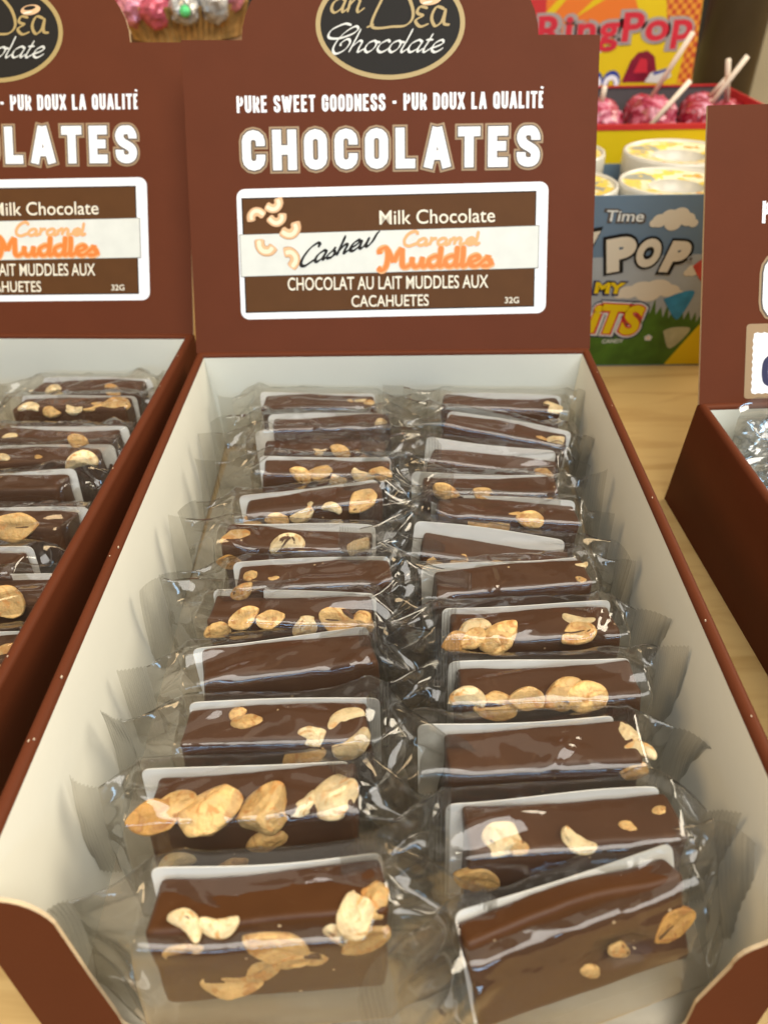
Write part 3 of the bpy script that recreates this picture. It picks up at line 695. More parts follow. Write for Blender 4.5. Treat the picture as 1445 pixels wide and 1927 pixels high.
def film_meshes(rng, bl, br, el, er, hc, yl, yr, CT, CH):
    """film tube from the left crimp (-el) to the right crimp (er) round a bar spanning bl..br"""
    NV = 96; slack = rng.uniform(.0003, .0022)
    P, d = section(rng, hc, slack, CT, CH); S = sample_section(P, d, NV)
    cen = S.mean(0); nrm = S-cen; nrm /= np.linalg.norm(nrm, axis=1)[:, None]
    xs = list(np.linspace(-el, bl, 22)[:-1])+list(np.linspace(bl, br, 56))+list(np.linspace(br, er, 22)[1:])
    half = NV//2; kk = np.arange(NV); down = np.where(kk <= half, kk/half, (NV-kk)/half)
    off = Vector((rng.uniform(-99, 99), rng.uniform(-99, 99), rng.uniform(-99, 99)))
    zt = {-1: rng.uniform(.036, .046)+(.004 if bl < -.02 and yl < -.013 else 0), 1: rng.uniform(.036, .046)+(.004 if yr < -.012 else 0)}; zb = {-1: rng.uniform(.001, .004), 1: rng.uniform(.001, .004)}
    side_y = {-1: yl, 1: yr}; V = []
    bend = {-1: rng.uniform(-.003, .003), 1: rng.uniform(-.003, .003)}
    ncrease = rng.randint(5, 8); cph = rng.uniform(0, 6)
    per = d[-1]; creases = []
    for _ in range(11):
        sdc = rng.choice((-1, 1)); ang = rng.gauss(0, .55)
        x_c = sdc*rng.uniform(.004, .034) if rng.random() < .75 else sdc*rng.uniform(.03, .044)
        p_c = rng.choice((rng.gauss(0, .006), rng.gauss(-.012, .006), rng.gauss(-.024, .01))) % per
        creases.append((x_c, p_c, math.cos(ang), math.sin(ang), rng.uniform(.012, .030), rng.uniform(.0016, .0034), rng.choice((-1, 1, 1))*rng.uniform(.0004, .0012)))
    for _ in range(4):                                  # a few broad facets where the film is gathered
        sdc = rng.choice((-1, 1)); ang = rng.uniform(-1.3, 1.3)
        creases.append((sdc*rng.uniform(.022, .040), rng.gauss(-.010, .010) % per, math.cos(ang), math.sin(ang), rng.uniform(.010, .020), rng.uniform(.0035, .0065), rng.uniform(.0012, .0030)))
    def crease(x, k):
        pp = per*k/NV; o = 0
        for x_c, p_c, ca, sa, ln_, wd_, am in creases:
            dx = x-x_c; dp = (pp-p_c+per/2) % per-per/2
            t_ = dx*ca+dp*sa
            if abs(t_) > ln_: continue
            e_ = abs(-dx*sa+dp*ca+.0005*math.sin(t_*160+x_c*900))
            if e_ < wd_: o += am*(1-e_/wd_)*(1-(t_/ln_)**2)
        return o
    for x in xs:
        sd = -1 if x < bl else (1 if x > br else 0)
        wgt = 0
        if sd == -1: wgt = (bl-x)/(bl+el)
        if sd == 1: wgt = (x-br)/(er-br)
        e = wgt**.85
        sg = sd if sd else (-1 if x < (bl+br)/2 else 1)
        zs = zt[sg]-(zt[sg]-zb[sg])*down; ys = np.full(NV, side_y[sg])+bend[sg]*np.sin(down*3.1)
        ys = ys+np.where(kk <= half, .00025, -.00025)
        Y = S[:, 0]*(1-e)+ys*e; Z = S[:, 1]*(1-e)+zs*e
        for k in range(NV):
            th = k/NV*math.tau
            # folds that fan from the bar's corners to the crimp
            cre = 1-abs(math.sin(th*ncrease*.5+cph+1.3*noise.noise(Vector((x*40, th, 3))+off)))
            amp = (.0034*math.sin(math.pi*min(1, wgt))*(1 if wgt > 0 else 0))
            q = Vector((x*55, math.cos(th)*1.6, math.sin(th)*1.6))+off
            n1 = noise.noise(q); rd = 1-abs(noise.noise(q*2.1+Vector((x*60, 0, 0))))*2
            top = 1.0 if (k < 16 or k > 66) else .45
            mid = (.00040*n1+.00015*max(0, rd)**3*top+crease(x, k))*(1 if wgt == 0 else 1-.5*wgt)
            dsp = amp*(cre-.55)*.9+mid+.0008*n1*wgt*(1-wgt)*2.5
            y = Y[k]+nrm[k, 0]*dsp; z = max(.0012-.0, Z[k]+nrm[k, 1]*dsp)
            xx = x+.0012*noise.noise(q*1.3+Vector((7, 7, 7)))*(1 if sd == 0 else 1-wgt)
            V.append((xx, y, z))
    nx = len(xs); F = []
    for i in range(nx-1):
        for k in range(NV): F.append((i*NV+k, i*NV+(k+1) % NV, (i+1)*NV+(k+1) % NV, (i+1)*NV+k))
    tube = new_mesh('wrapper', V, F, [M['film']], None, True)
    seals = []
    for sd, xe in ((-1, -el), (1, er)):
        ln = .0100; nu, nvv = 40, 14; vv = []; curl = rng.uniform(-.006, .006); cx_ = rng.uniform(.75, 1.0)
        cc = rng.choice([0, 0, .004, .006])
        for i in range(nu+1):
            t = i/nu
            for j in range(nvv+1):
                s_ = j/nvv; z = zt[sd]+.0006-(zt[sd]-zb[sd])*s_
                y = side_y[sd]+bend[sd]*math.sin(s_*3.1)+.00045*math.sin(t*2*math.pi*7.5)+curl*t*t*(1-s_*.5)+.0006*noise.noise(Vector((t*2, s_*4, 1))+off)
                if cc and s_ < .2: z -= cc*t*t*(1-s_/.2)
                vv.append((xe+sd*(t*ln*cx_), y, z))
        ff = [(i*(nvv+1)+j, (i+1)*(nvv+1)+j, (i+1)*(nvv+1)+j+1, i*(nvv+1)+j+1) for i in range(nu) for j in range(nvv)]
        seals.append(new_mesh('crimped_seal', vv, ff, [M['seal']], None, True))
    return tube, seals

BAR_N = [0]
def bar(label, group, top, yaw, lean, roll, off, nuts, half=.0284, el=.0475, er=.0475, yl=None, yr=None, hc=.0385, box_rz=0, dent=None, CT=.015, CH=.0362, ZB=.0015):
    """top: world point of the middle of the card's top edge"""
    BAR_N[0] += 1; rng = random.Random(100+BAR_N[0])
    rot = Matrix.Rotation(R(yaw)+box_rz, 3, 'Z') @ Matrix.Rotation(R(roll), 3, 'Y') @ Matrix.Rotation(-R(lean), 3, 'X')
    base = Vector(top)-rot @ Vector((0, 0, hc))
    root = empty('wrapped_chocolate_bar', base, rot.to_euler()); tag(root, label, 'chocolate bar', group)
    link('chocolate', choc_mesh(rng, half, dent, CT, CH), root, (off, -CT/2, ZB+CH/2))
    link('backing_card', card_mesh(rng, .0298, hc), root)
    # nuts: u along the bar, s over the top face (0-1) and down the front (1-2)
    for (u, s, size, kd) in nuts:
        x = off+u*half
        if s < 1: pos = Vector((x, -CT*s, ZB+CH)); nr = Vector((0, -max(0, s-.6)*2.2, 1)).normalized()
        else: pos = Vector((x, -CT, ZB+CH-CH*(s-1))); nr = Vector((0, -1, max(0, 1.25-s)*3)).normalized()
        me = rng.choice(NUTS[KIND[kd]])
        z = nr; xax = Vector((1, 0, 0)); xax = (xax-z*xax.dot(z)).normalized(); yax = z.cross(xax)
        mt = Matrix((xax, yax, z)).transposed() @ Matrix.Rotation(rng.uniform(-.7, .7)+(math.pi if rng.random() < .5 else 0), 3, 'Z') @ Matrix.Rotation(rng.uniform(-.35, .35), 3, 'X')
        o = link('nut', me, root, pos-nr*size*(.00009 if kd == 'c' else .00002), mt.to_euler()); k = size*.001; o.scale = (k, k, k)
    bl, br = min(-.0300, off-half)-.0006, max(.0300, off+half)+.0006
    t, seals = film_meshes(rng, bl, br, el, er, hc, yl if yl is not None else -.007, yr if yr is not None else -.007, CT, CH)
    wr = link('wrapper', t, root)
    for s in seals: link('crimped_seal', s, wr)
    return root

GL = 'wrapped chocolate bars filed in the left row of the middle box'
GR = 'wrapped chocolate bars filed in the right row of the middle box'
# label, x, y of the card's top edge, yaw, lean, roll, bar offset on its card, nuts
LEFT = [
 ('rearmost bar of the left row, nut crumbs at its right tip', -.0388, .2570, -3, 7, -1, .002, [(.75, .45, 6, 'c'), (.55, .5, 4, 'f'), (.9, .6, 5, 'c')]),
 ('mostly hidden bar second from the back in the left row, straight card edge', -.0315, .2365, 1.4, 9, 0, .002, [(.8, .8, 7, 'c')]),
 ('bar third from the back in left row, wide white card left of it', -.0365, .2225, -2, 9, -1.5, .0045, [(-.05, .9, 7, 'c'), (.3, 1.0, 9, 'h'), (.6, 1.1, 8, 'h')]),
 ('bar fourth from the back in the left row, pale cut nuts in front', -.0307, .1995, -.9, 8, 0, .001, [(-.35, 1.0, 9, 'h'), (-.05, .92, 9, 'c'), (.2, 1.05, 7, 'c'), (.6, 1.0, 10, 'h'), (.88, .95, 9, 'h')]),
 ('bar fifth from the back in left row, card slanting up to the right', -.0360, .1760, 7, 9, -3, .002, [(-.92, 1.1, 7, 'h'), (-.55, 1.1, 9, 'h'), (-.18, 1.05, 11, 'c'), (.25, 1.05, 8, 'h'), (.7, .95, 12, 'h')]),
 ('bar sixth from the back in left row, big nuts at its left tip', -.0368, .1515, -3, 8, 0, .0, [(-.85, .55, 11, 'h'), (-.12, .85, 13, 'h'), (.88, .8, 9, 'c'), (-.92, 1.2, 9, 'a'), (.35, 1.2, 5, 'c')]),
 ('wrapped bar in mid left row with two small nut bits at its top left', -.0310, .1310, 3.1, 9, 0, .0015, [(-.82, .5, 6, 'c'), (-.55, .7, 6, 'f'), (-.92, 1.05, 8, 'h')]),
 ('bar with a tidy string of nuts, fifth from the front in left row', -.0360, .1140, -3, 9, 0, .0, [(-.86, 1.15, 9, 'h'), (-.52, 1.0, 10, 'h'), (-.2, 1.0, 9, 'h'), (.2, 1.08, 9, 'c'), (.62, .95, 12, 'h'), (.92, .95, 8, 'c')]),
 ('plain smooth wrapped bar without nuts, fourth from the front of the left row', -.0380, .0920, 7, 8, -1.5, .0025, []),
 ('bar third from the front in left row, nuts heaped at its right end', -.0340, .0665, 1.6, 8, 0, -.0015, [(-.32, .5, 9, 'h'), (-.42, .28, 6, 'c'), (.72, .45, 13, 'c'), (.4, .95, 8, 'c'), (.3, 1.15, 12, 'h'), (.8, 1.05, 12, 'h')]),
 ('bar second from the front in the left row, crowded with large nuts', -.0425, .0437, 3.1, 10, 0, .003, [(-.92, .98, 12, 'a'), (-.72, .75, 11, 'h'), (-.36, .98, 15, 'c'), (.12, .95, 14, 'c'), (.12, 1.32, 11, 'h'), (.5, .85, 9, 'c'), (.84, .72, 13, 'c'), (-.8, 1.55, 12, 'h'), (-.25, 1.6, 9, 'h'), (.0, 1.75, 8, 'h')]),
 ('front left bar of the middle box, golden nut low on its dark face', -.0327, .0158, 4.2, 12, 0, .001, [(-.68, .95, 9, 'c'), (-.40, .98, 9, 'c'), (-.74, 1.30, 9, 'h'), (-.40, 1.75, 14, 'h'), (.08, 1.34, 16, 'h'), (.26, 1.55, 11, 'h'), (-.1, 1.62, 9, 'h'), (.78, 1.0, 10, 'c'), (.82, 1.32, 12, 'h'), (.90, .72, 9, 'c'), (.62, 1.2, 8, 'c')]),
]
RIGHT = [
 ('rearmost bar of the right row, a pale nut at its right tip', .0555, .2540, -4, 8, 0, -.001, [(.88, .6, 8, 'c'), (.9, .9, 7, 'c')]),
 ('bar second from the back in right row, card sloping down to the right', .0560, .2285, -13, 9, 5, -.001, [(.85, .75, 8, 'c'), (.6, .7, 5, 'f')]),
 ('bar third from the back in right row, broad white card on its left', .0450, .2085, -9, 9, 3, .002, [(.05, .55, 5, 'c'), (.8, 1.0, 8, 'h')]),
 ('bar fourth from the back in right row, two tan nuts on its front', .0380, .1855, -2.7, 8, 0, .003, [(-.65, 1.0, 10, 'h'), (-.05, 1.05, 10, 'h'), (.85, 1.1, 5, 'c')]),
 ('bar fifth from the back in right row, three peanuts grouped on its front', .0460, .1685, -5, 9, 1, .001, [(-.4, 1.1, 8, 'h'), (-.1, 1.1, 8, 'h'), (.32, .98, 10, 'h'), (.12, .9, 6, 'f')]),
 ('bar sixth from the back in right row, tall card corner at its left', .0382, .1475, -7, 9, 4, .003, [(-.5, 1.05, 7, 'h'), (-.05, 1.1, 9, 'h'), (-.8, 1.1, 7, 'h')]),
 ('smooth wrapped bar in mid right row, only a nut crumb at its right tip', .0402, .1290, 5, 8, -1, .0025, [(.96, .25, 5, 'c'), (.85, .9, 4, 'f')]),
 ('bar with curled cashew pieces on top, fifth from the front in right row', .0470, .1065, 2.4, 7, 0, .0005, [(-.72, .7, 12, 'r'), (-.45, 1.0, 13, 'h'), (.55, .5, 11, 'r'), (.5, .92, 11, 'h'), (-.95, 1.02, 9, 'a'), (-.75, .98, 9, 'h')]),
 ('bar with whole peanuts lining its front, fourth from the front in right row', .0477, .0815, 2.6, 8, 0, .0005, [(-.92, .95, 11, 'h'), (-.6, 1.08, 12, 'h'), (-.27, 1.0, 10, 'h'), (.15, .9, 13, 'h'), (.36, 1.0, 13, 'h')]),
 ('bar third from the front in right row, rough nut cluster on its right end', .0370, .0580, 2.6, 7, -.5, .0055, [(.95, .3, 9, 'c'), (.97, .75, 10, 'c'), (.9, 1.1, 7, 'c'), (.6, 1.6, 9, 'h'), (-.8, 1.7, 8, 'h')]),
 ('bar second from the front in right row, lone nut slivers on its edge', .0440, .0345, 3.7, 13, 0, .003, [(-.68, .82, 10, 'c'), (-.58, .98, 6, 'f'), (.0, .92, 9, 'c'), (.5, .7, 5, 'f'), (-.92, 1.3, 11, 'h'), (.85, .4, 5, 'f')]),
 ('front right bar of the middle box, leaning back, hollow in its broad face', .0435, .0122, 16, 26, -2.5, -.0014, [(.88, 1.55, 11, 'a'), (.05, 1.75, 6, 'f'), (.34, 1.62, 6, 'f')]),
]
for q in LEFT:
    lab, x, y, yaw, lean, roll, off, nuts = q
    el = min(.0485, .0905+x-.0085); rr = random.Random(int(y*1e4))
    bar(lab, GL, (x, y, .042), yaw, lean, roll, off, nuts, el=max(.036, el), er=.0490, yl=rr.uniform(-.012, -.002), yr=rr.uniform(-.020, -.012), ZB=.0078 if 'front left' in lab else .0015, CH=.0298 if 'front left' in lab else (.0325 if 'wide' in lab else .0362))
for q in RIGHT:
    lab, x, y, yaw, lean, roll, off, nuts = q
    er = min(.0485, .0905-x-.0075); rr = random.Random(int(y*1e4)+7)
    front = 'hollow' in lab
    bar(lab, GR, (x, y, .042), yaw, lean, roll, off, nuts, el=.0490, er=max(.0365, er), yl=rr.uniform(-.024, -.015), yr=rr.uniform(-.010, -.002),
        dent=(.010, -.004) if front else None, hc=.0350 if front else .0385, ZB=.0070 if front else .0015, CT=.0075 if front else .015, CH=.0270 if front else (.0325 if 'wide' in lab or 'broad white' in lab or 'tall card' in lab else .0362))

GLB = 'wrapped chocolate bars in the box at the left edge'
def lb(label, xr, y, yaw, lean, off, nuts, half=.0284):
    a = R(-1.81); x = xr-.0298
    bar(label, GLB, (x, y, .042), yaw, lean, 0, off, nuts, half, el=.047, er=min(.047, (-.1105-(.29-y)*.03)-x-.0085), yl=-.015, yr=-.006, box_rz=a)
lb('rearmost wrapped bar in the left edge box, rounded dark top', -.1285, .2755, 0, 6, -.001, [(.5, .9, 9, 'h'), (-.6, .9, 8, 'h')])
lb('bar second from the back of the left edge box, nuts in a row', -.1321, .2570, 2, 9, 0, [(-.7, .9, 10, 'h'), (-.3, 1.05, 8, 'h'), (.1, .95, 9, 'c'), (.42, .8, 9, 'h'), (.8, .7, 13, 'h')])
lb('bar third from the back of the left edge box, low dark top', -.1275, .2275, 0, 9, -.002, [(-.75, .8, 8, 'h'), (.45, .98, 9, 'h')])
lb('wrapped bar of the left edge box with one tall peanut at its right end', -.1298, .2110, 1, 8, -.003, [(-.55, .8, 9, 'h'), (.1, .8, 6, 'f'), (.82, 1.0, 14, 'h')])
lb('wrapped bar of the left edge box with no nuts, in front of the tall peanut', -.1412, .1890, 5, 9, -.001, [])
lb('wrapped bar of the left edge box with a large golden nut in its middle', -.1265, .1640, 0, 10, -.003, [(-.2, .95, 9, 'c'), (.3, .95, 16, 'h')])
lb('wrapped bar of left edge box hidden under a wrinkled wrapper end', -.1405, .1400, 0, 8, 0, [(0, 1, 8, 'h')])
lb('wrapped bar of the left edge box with a long nut along its front', -.1215, .1240, 1, 9, -.001, [(.5, .98, 15, 'h'), (-.2, .95, 9, 'h')])
lb('frontmost wrapped bar seen in the left edge box, beside the dark gap', -.1180, .0950, 4, 12, 0, [(.7, .8, 11, 'h'), (.2, 1.0, 11, 'h'), (.85, 1.2, 10, 'h')])
lb('wrapped bar at the far left rear corner, mostly outside the picture', -.2190, .2630, -3, 8, 0, [(.3, .9, 9, 'h')])

# ------------------------------------------------------------------ crinkled bags in the right box
def clear_bag(label, loc, rz, lean, wd, ht, seed):
    rng = random.Random(seed); off = Vector((seed*3.1, seed*1.7, 5))
    nx, nz = 60, 50; V = []; F = []
    for side in (1, -1):
        for j in range(nz+1):
            for i in range(nx+1):
                u = -1+2*i/nx; t = j/nz
                puff = max(0, (1-u**4))*math.sin(math.pi*min(1, t/.86))**.7*.013 if t < .86 else 0
                q = Vector((u*4, t*4, side*3))+off
                rd = (1-abs(noise.noise(q*1.1)))**4*.006+(1-abs(noise.noise(q*2.3)))**4*.003-.004
                x = u*wd*(1-.06*(1-t)); z = t*ht
                if t > .9:
                    rr = .22; e = 1-abs(u)
                    if e < rr: z -= (rr-e)**2*ht*1.4*(t-.9)*10
                y = side*(puff*(1-.0)+rd*min(1, puff*160))+(.0012*math.sin((t-.86)*280) if t > .86 else 0)
                V.append((x, y, z))
    n = (nx+1)*(nz+1)
    for s in (0, 1):
        for j in range(nz):
            for i in range(nx):
                a = s*n+j*(nx+1)+i; f = (a, a+1, a+nx+2, a+nx+1); F.append(f if s else f[::-1])
    root = empty('clear_candy_bag', loc, (-lean, 0, rz)); tag(root, label, 'candy bag', 'crinkled clear bags in the box at the right edge')
    mesh_obj('bag_film', V, F, [M['bag_film']], root, None, True)
    for k in range(5):
        bm = bmesh.new(); bmesh.ops.create_icosphere(bm, subdivisions=5, radius=1); o2 = Vector((k*7.3, seed, 2))
        for v in bm.verts:
            p_ = v.co.copy(); f_ = .55+.45*(1-2*abs(noise.noise(p_*1.3+o2)))+.30*(1-2*abs(noise.noise(p_*3.1+o2)))
            v.co = Vector((p_.x*.017, p_.y*.008, p_.z*.014))*max(.25, f_)
        me = bpy.data.meshes.new('inner_wrap'); bm.to_mesh(me); bm.free(); me.materials.append(M['reflection_blue_wrap'])
        link('inner_wrap', me, root, (rng.uniform(-.6, .6)*wd, rng.uniform(-.002, .002), rng.uniform(.25, .68)*ht), (rng.uniform(-.4, .4), rng.uniform(-1, 1), 0))
    return root
M['reflection_blue_wrap'] = film_mat('reflection_tinted_wrap', veil=.22, f0=.16, rough=.10, face=(.80, .86, .90), edge=(.5, .56, .6), bump=.1)  # pale blue puts window reflections into the crumpled film's colour
clear_bag('tall crinkled clear bag, flat top seal rising above the right edge box', (.187, .196, .004), R(4), R(3), .040, .068, 3)
clear_bag('shorter crinkled clear bag with bluish glints, in front of the taller bag', (.190, .172, .004), R(6), R(7), .046, .056, 8)

# ------------------------------------------------------------------ gummy candy carton with round tubs, behind the gap
M['sky_ink'] = mat('blue_grey_ink', (.13, .19, .25), .45, .4, .05, 40)
M['haze_ink'] = mat('pale_grey_ink', (.34, .36, .36), .45, .4, .08, 40)
M['cloud_ink'] = mat('cloud_ink', (.66, .58, .44), .45, .4)
M['grass_ink'] = mat('green_ink', (.055, .13, .012), .45, .4, .35, 90)
M['yellow_ink'] = mat('yellow_ink', (.72, .50, .004), .45, .4)
M['red_ink'] = mat('red_ink', (.55, .03, .03), .45, .4)
M['gem_blue'] = mat('blue_gem_ink', (.03, .22, .38), .4, .4, .3, 150)
M['gem_pale'] = mat('pale_gem_ink', (.42, .40, .24), .4, .4, .15, 150)
M['gem_red'] = mat('red_gem_ink', (.55, .07, .05), .4, .4, .25, 150)
M['yellow_board'] = mat('yellow_board', (.72, .52, .006), .45, .4, .03, 30)
M['plastic'] = mat('white_plastic', (.60, .57, .49), .3, .5)
PY, PX0, PX1, PZ, PD = .363, .040, .222, .1068, .160
root = empty('candy_carton', (0, PY, 0)); tag(root, 'blue and green printed candy carton with a tilted white POP, standing behind the gap', 'candy carton')
g = Geo(); g.box(PX0, PX1, 0, .0012, 0, PZ, 0); g.box(PX0, PX0+.0012, .0013, PD, 0, PZ-.022, 0); g.box(PX1-.0012, PX1, .0013, PD, 0, PZ-.022, 1)
g.box(PX0+.0013, PX1-.0013, PD-.0012, PD, 0, PZ-.022, 0); g.box(PX0+.0013, PX1-.0013, .0013, PD-.0013, .0003, .0015, 1)
g.obj('carton_body', [M['sky_ink'], M['yellow_board']], root)
p = Print(); mm = lambda x, z: (x*1000, z*1000)
x0, x1 = PX0*1000, PX1*1000
p.poly([(x0, 25), (x1, 25), (x1, 74), (x0, 70)], 'haze_ink', 1)
gr = [(x0, 1.0), (x1, 1.0)]
rr = random.Random(4); xx = x1
pts = []
while xx > x0:
    pts.append((xx, 33+3*math.sin(xx*.09)+rr.uniform(-1, 1))); xx -= rr.uniform(1.6, 3.0); pts.append((xx, 37+3*math.sin(xx*.09)+rr.uniform(0, 6))); xx -= rr.uniform(1.6, 3.0)
p.poly([(x0, 1.0), (x1, 1.0)]+pts+[(x0, 34)], 'grass_ink', 2)
p.poly([(177, 1.0), (x1, 1.0), (x1, 42), (204, 37), (193, 28), (184, 13)], 'yellow_ink', 3)
def cloud(cx, cy, w_, h_, layer):
    for dx, dy, r_ in ((-.62, -.1, .5), (-.2, .12, .62), (.25, .22, .66), (.62, -.02, .5), (0, -.25, .6), (-.85, -.28, .3), (.9, -.3, .32)):
        p.disc(cx+dx*w_/2, cy+dy*h_/2, r_*w_*.32, r_*h_*.5, 'cloud_ink', layer); layer += .12
cloud(162.5, 93.5, 26, 15, 3); cloud(157, 51, 40, 16, 3); cloud(188, 64, 24, 14, 3.4)
p.text('Time', 121.5, 146.5, 92.0, 100.6, [('ink_shadow', .06, 4.6)], rot=-1.5)
p.text('Time', 123.2, 145.0, 93.0, 99.6, [('ink_pale', .015, 5.4)], rot=-1.5)
def chunky(ch, x, y, s, rot, sh, layer, inks):
    for ink, off, l in inks:
        k = off*s*.9
        p.text(ch, x-k, x+.78*s+k, y-k, y+s+k, [(ink, off, layer+l)], rot=rot, shear=sh)
INK = [('ink_black', .17, 0), ('cloud_ink', .075, 1)]
chunky('Y', 108, 63.5, 21, 10, 0, 5, INK)
chunky('P', 130.5, 63.5, 19.0, 10, 0, 6, INK); chunky('O', 146.5, 66.5, 15.5, 4, .12, 7.3, INK); chunky('P', 161.0, 64.0, 17.5, -3, .22, 8.6, INK)
p.disc(177.5, 70.5, 1.8, 1.8, 'haze_ink', 9.8); p.disc(177.5, 70.5, 1.0, 1.0, 'ink_shadow', 10.2)
p.text('MY', 122, 143.5, 48.5, 58.5, [('ink_navy', .11, 5)], rot=-2); p.text('MY', 123.6, 142, 49.8, 57.4, [('yellow_ink', .055, 6)], rot=-2)
for ink, off, l in (('ink_navy', .19, 5), ('ink_pale', .14, 6), ('red_ink', .09, 7), ('yellow_ink', .045, 8)):
    k = off*19
    p.text('iTS', 124-k, 155+k, 25-k, 44+k, [(ink, off, l)], rot=-4, shear=.12)
p.text('CANDY', 134, 147.5, 16.6, 19.4, [('ink_pale', .02, 9)], rot=1)
def gem(pts, ink, l): p.poly(spline(pts+[pts[0]], 5)[:-1], ink, l)
gem([(167, 45.5), (176, 49.5), (184.5, 50.5), (184, 44), (180, 34), (176.5, 33)], 'gem_blue', 5)
gem([(171.5, 24.5), (177, 26.8), (187.5, 26.6), (187, 22), (181, 14), (176.5, 13.4)], 'gem_pale', 5)
gem([(180, 66), (186, 71), (192, 71), (192, 56), (187, 57)], 'gem_red', 5)
for dx, dy in ((0, 1.3), (1.4, .2), (-1.4, .3), (.9, -1.2), (-.9, -1.2)): p.disc(163+dx, 20+dy, 1.2, .8, 'ink_silver', 5+dx*.05, 12)
p.disc(163, 20, .7, .7, 'ink_peach', 6, 10)
p.g.obj('front_print', p.mats, root, loc=(0, -.00005, 0), rot=(R(90), 0, 0))

def tape_mat():
    m = mat('printed_lid_ring', (.60, .48, .18), .3, .5)
    nt = m.node_tree; b = nt.nodes['Principled BSDF']; t = [n for n in nt.nodes if n.type == 'TEX_COORD'][0]
    n = nt.nodes.new('ShaderNodeTexNoise'); n.inputs['Scale'].default_value = 75; n.inputs['Detail'].default_value = 2
    nt.links.new(t.outputs['Object'], n.inputs['Vector']); c = nt.nodes.new('ShaderNodeValToRGB'); c.color_ramp.interpolation = 'CONSTANT'
    e = c.color_ramp.elements; e[0].position = 0; e[0].color = (.30, .31, .26, 1); e[1].position = .37; e[1].color = (.75, .55, .10, 1)
    a = e.new(.47); a.color = (.80, .72, .48, 1); a = e.new(.62); a.color = (.70, .30, .05, 1); a = e.new(.67); a.color = (.78, .62, .08, 1)
    nt.links.new(n.outputs[0], c.inputs[0]); nt.links.new(c.outputs[0], b.inputs['Base Color']); return m
M['lid_print'] = tape_mat()
def tub(x, y, ztop, r, label):
    root = empty('candy_tub', (x, y, .0016)); tag(root, label, 'candy tub', 'round candy tubs in the carton'); h = ztop-.0016
    g = Geo(); g.lathe([(0, 0), (r*.93, 0), (r*.96, .004), (r*.985, h-.014), (r, h-.012), (r, h-.002), (r*.985, h), (r*.95, h+.0002), (r*.93, h-.0015)], 56)
    g.obj('tub_body', [M['plastic']], root, True)
    g = Geo(); g.lathe([(r*.93, h-.0015), (r*.50, h-.0022), (r*.47, h-.0030)], 56); g.obj('printed_ring', [M['lid_print']], root, True)
    g = Geo(); g.lathe([(r*.47, h-.003), (r*.42, h-.009), (r*.30, h-.0105), (0, h-.011)], 48); g.obj('hollow_centre', [M['plastic']], root, True)
    return root
tub(.1985, .4790, .103, .0375, 'white candy tub at the back right of the carton, wide bright hollow centre')
tub(.1760, .4085, .102, .0350, 'white candy tub at the front right of the carton, orange printed ring')
tub(.1035, .4100, .102, .0365, 'white candy tub at the front left of the carton, grey lettering on its ring')
tub(.1140, .4862, .103, .0350, 'white candy tub at the back left of the carton, half behind the brown card')

# ------------------------------------------------------------------ ring lollipop display behind
M['orange_board'] = mat('orange_ink_board', (.75, .18, .02), .45, .4)
M['grey_inner'] = mat('grey_card', (.10, .085, .085), .7, .2, .1, 50)
M['grape'] = mat('deep_red_gem', (.22, .008, .03), .3, .5, .4, 60)
M['blue_ink'] = mat('blue_ink', (.02, .05, .28), .45, .4)
M['letter_red'] = mat('lettering_red', (.60, .025, .045), .4, .4, .12, 60)
M['letter_grey'] = mat('lettering_grey', (.36, .31, .29), .45, .4)
def checks():
    m = mat('orange_checks', (.7, .2, .02), .45, .4); nt = m.node_tree; b = nt.nodes['Principled BSDF']; t = [n for n in nt.nodes if n.type == 'TEX_COORD'][0]
    c = nt.nodes.new('ShaderNodeTexChecker'); c.inputs['Scale'].default_value = 260; c.inputs[1].default_value = (.72, .30, .03, 1); c.inputs[2].default_value = (.50, .07, .02, 1)
    nt.links.new(t.outputs['Object'], c.inputs[0]); nt.links.new(c.outputs[0], b.inputs['Base Color']); return m
M['checks'] = checks()
root = empty('lollipop_display', (.19, .54, 0)); tag(root, 'yellow and red lollipop display box with big red lettering on its raised back', 'display box')
RX0, RX1, RD = -.095, .105, .12
g = Geo(); g.box(RX0, RX1, 0, .0015, 0, .1040, 0); g.box(RX0, RX1, -.0006, .0021, .1041, .1078, 1)
g.box(RX0, RX0+.0015, .0022, RD, 0, .112, 1); g.box(RX1-.0015, RX1, .0022, RD, 0, .112, 1); g.box(RX0+.0016, RX1-.0016, RD-.0015, RD, 0, .1135, 2); g.box(RX0+.0016, RX1-.0016, .0022, RD-.0016, .070, .072, 2)
g.box(RX0+.0016, RX1-.0016, RD-.0028, RD-.0016, .1136, .1150, 1)
g.obj('tray', [M['yellow_board'], M['red_ink'], M['grey_inner']], root)
o = [(-78, 114), (71, 114), (66, 178), (-78, 178)]
v, f, i = slab([(a*.001, b*.001) for a, b in o], -.0008, .0008)
hb = mesh_obj('header_card', v, f, [M['yellow_board'], M['grey_inner'], M['kraft']], root, i, loc=(0, RD+.0016, 0), rot=(R(90), 0, 0))
p = Print()
p.poly([(-78, 114), (-30, 114), (-22, 136), (-5, 142), (-78, 150)], 'ink_pale', 1)
p.poly([(-78, 140), (-40, 150), (20, 160), (10, 178), (-78, 178)], 'orange_board', 2)
p.poly([(-78, 146), (-60, 152), (-62, 178), (-78, 178)], 'red_ink', 3); p.poly([(-64, 166), (-52, 178), (-45, 178), (-62, 160)], 'yellow_ink', 3.5); p.poly([(-38, 164), (-22, 178), (-12, 178)], 'yellow_ink', 3.7)
p.poly([(44, 150), (68, 150), (65.6, 178), (36, 178), (38, 168)], 'checks', 3); p.poly([(58, 116), (70.6, 116), (68.4, 150), (60, 150)], 'checks', 3.2)
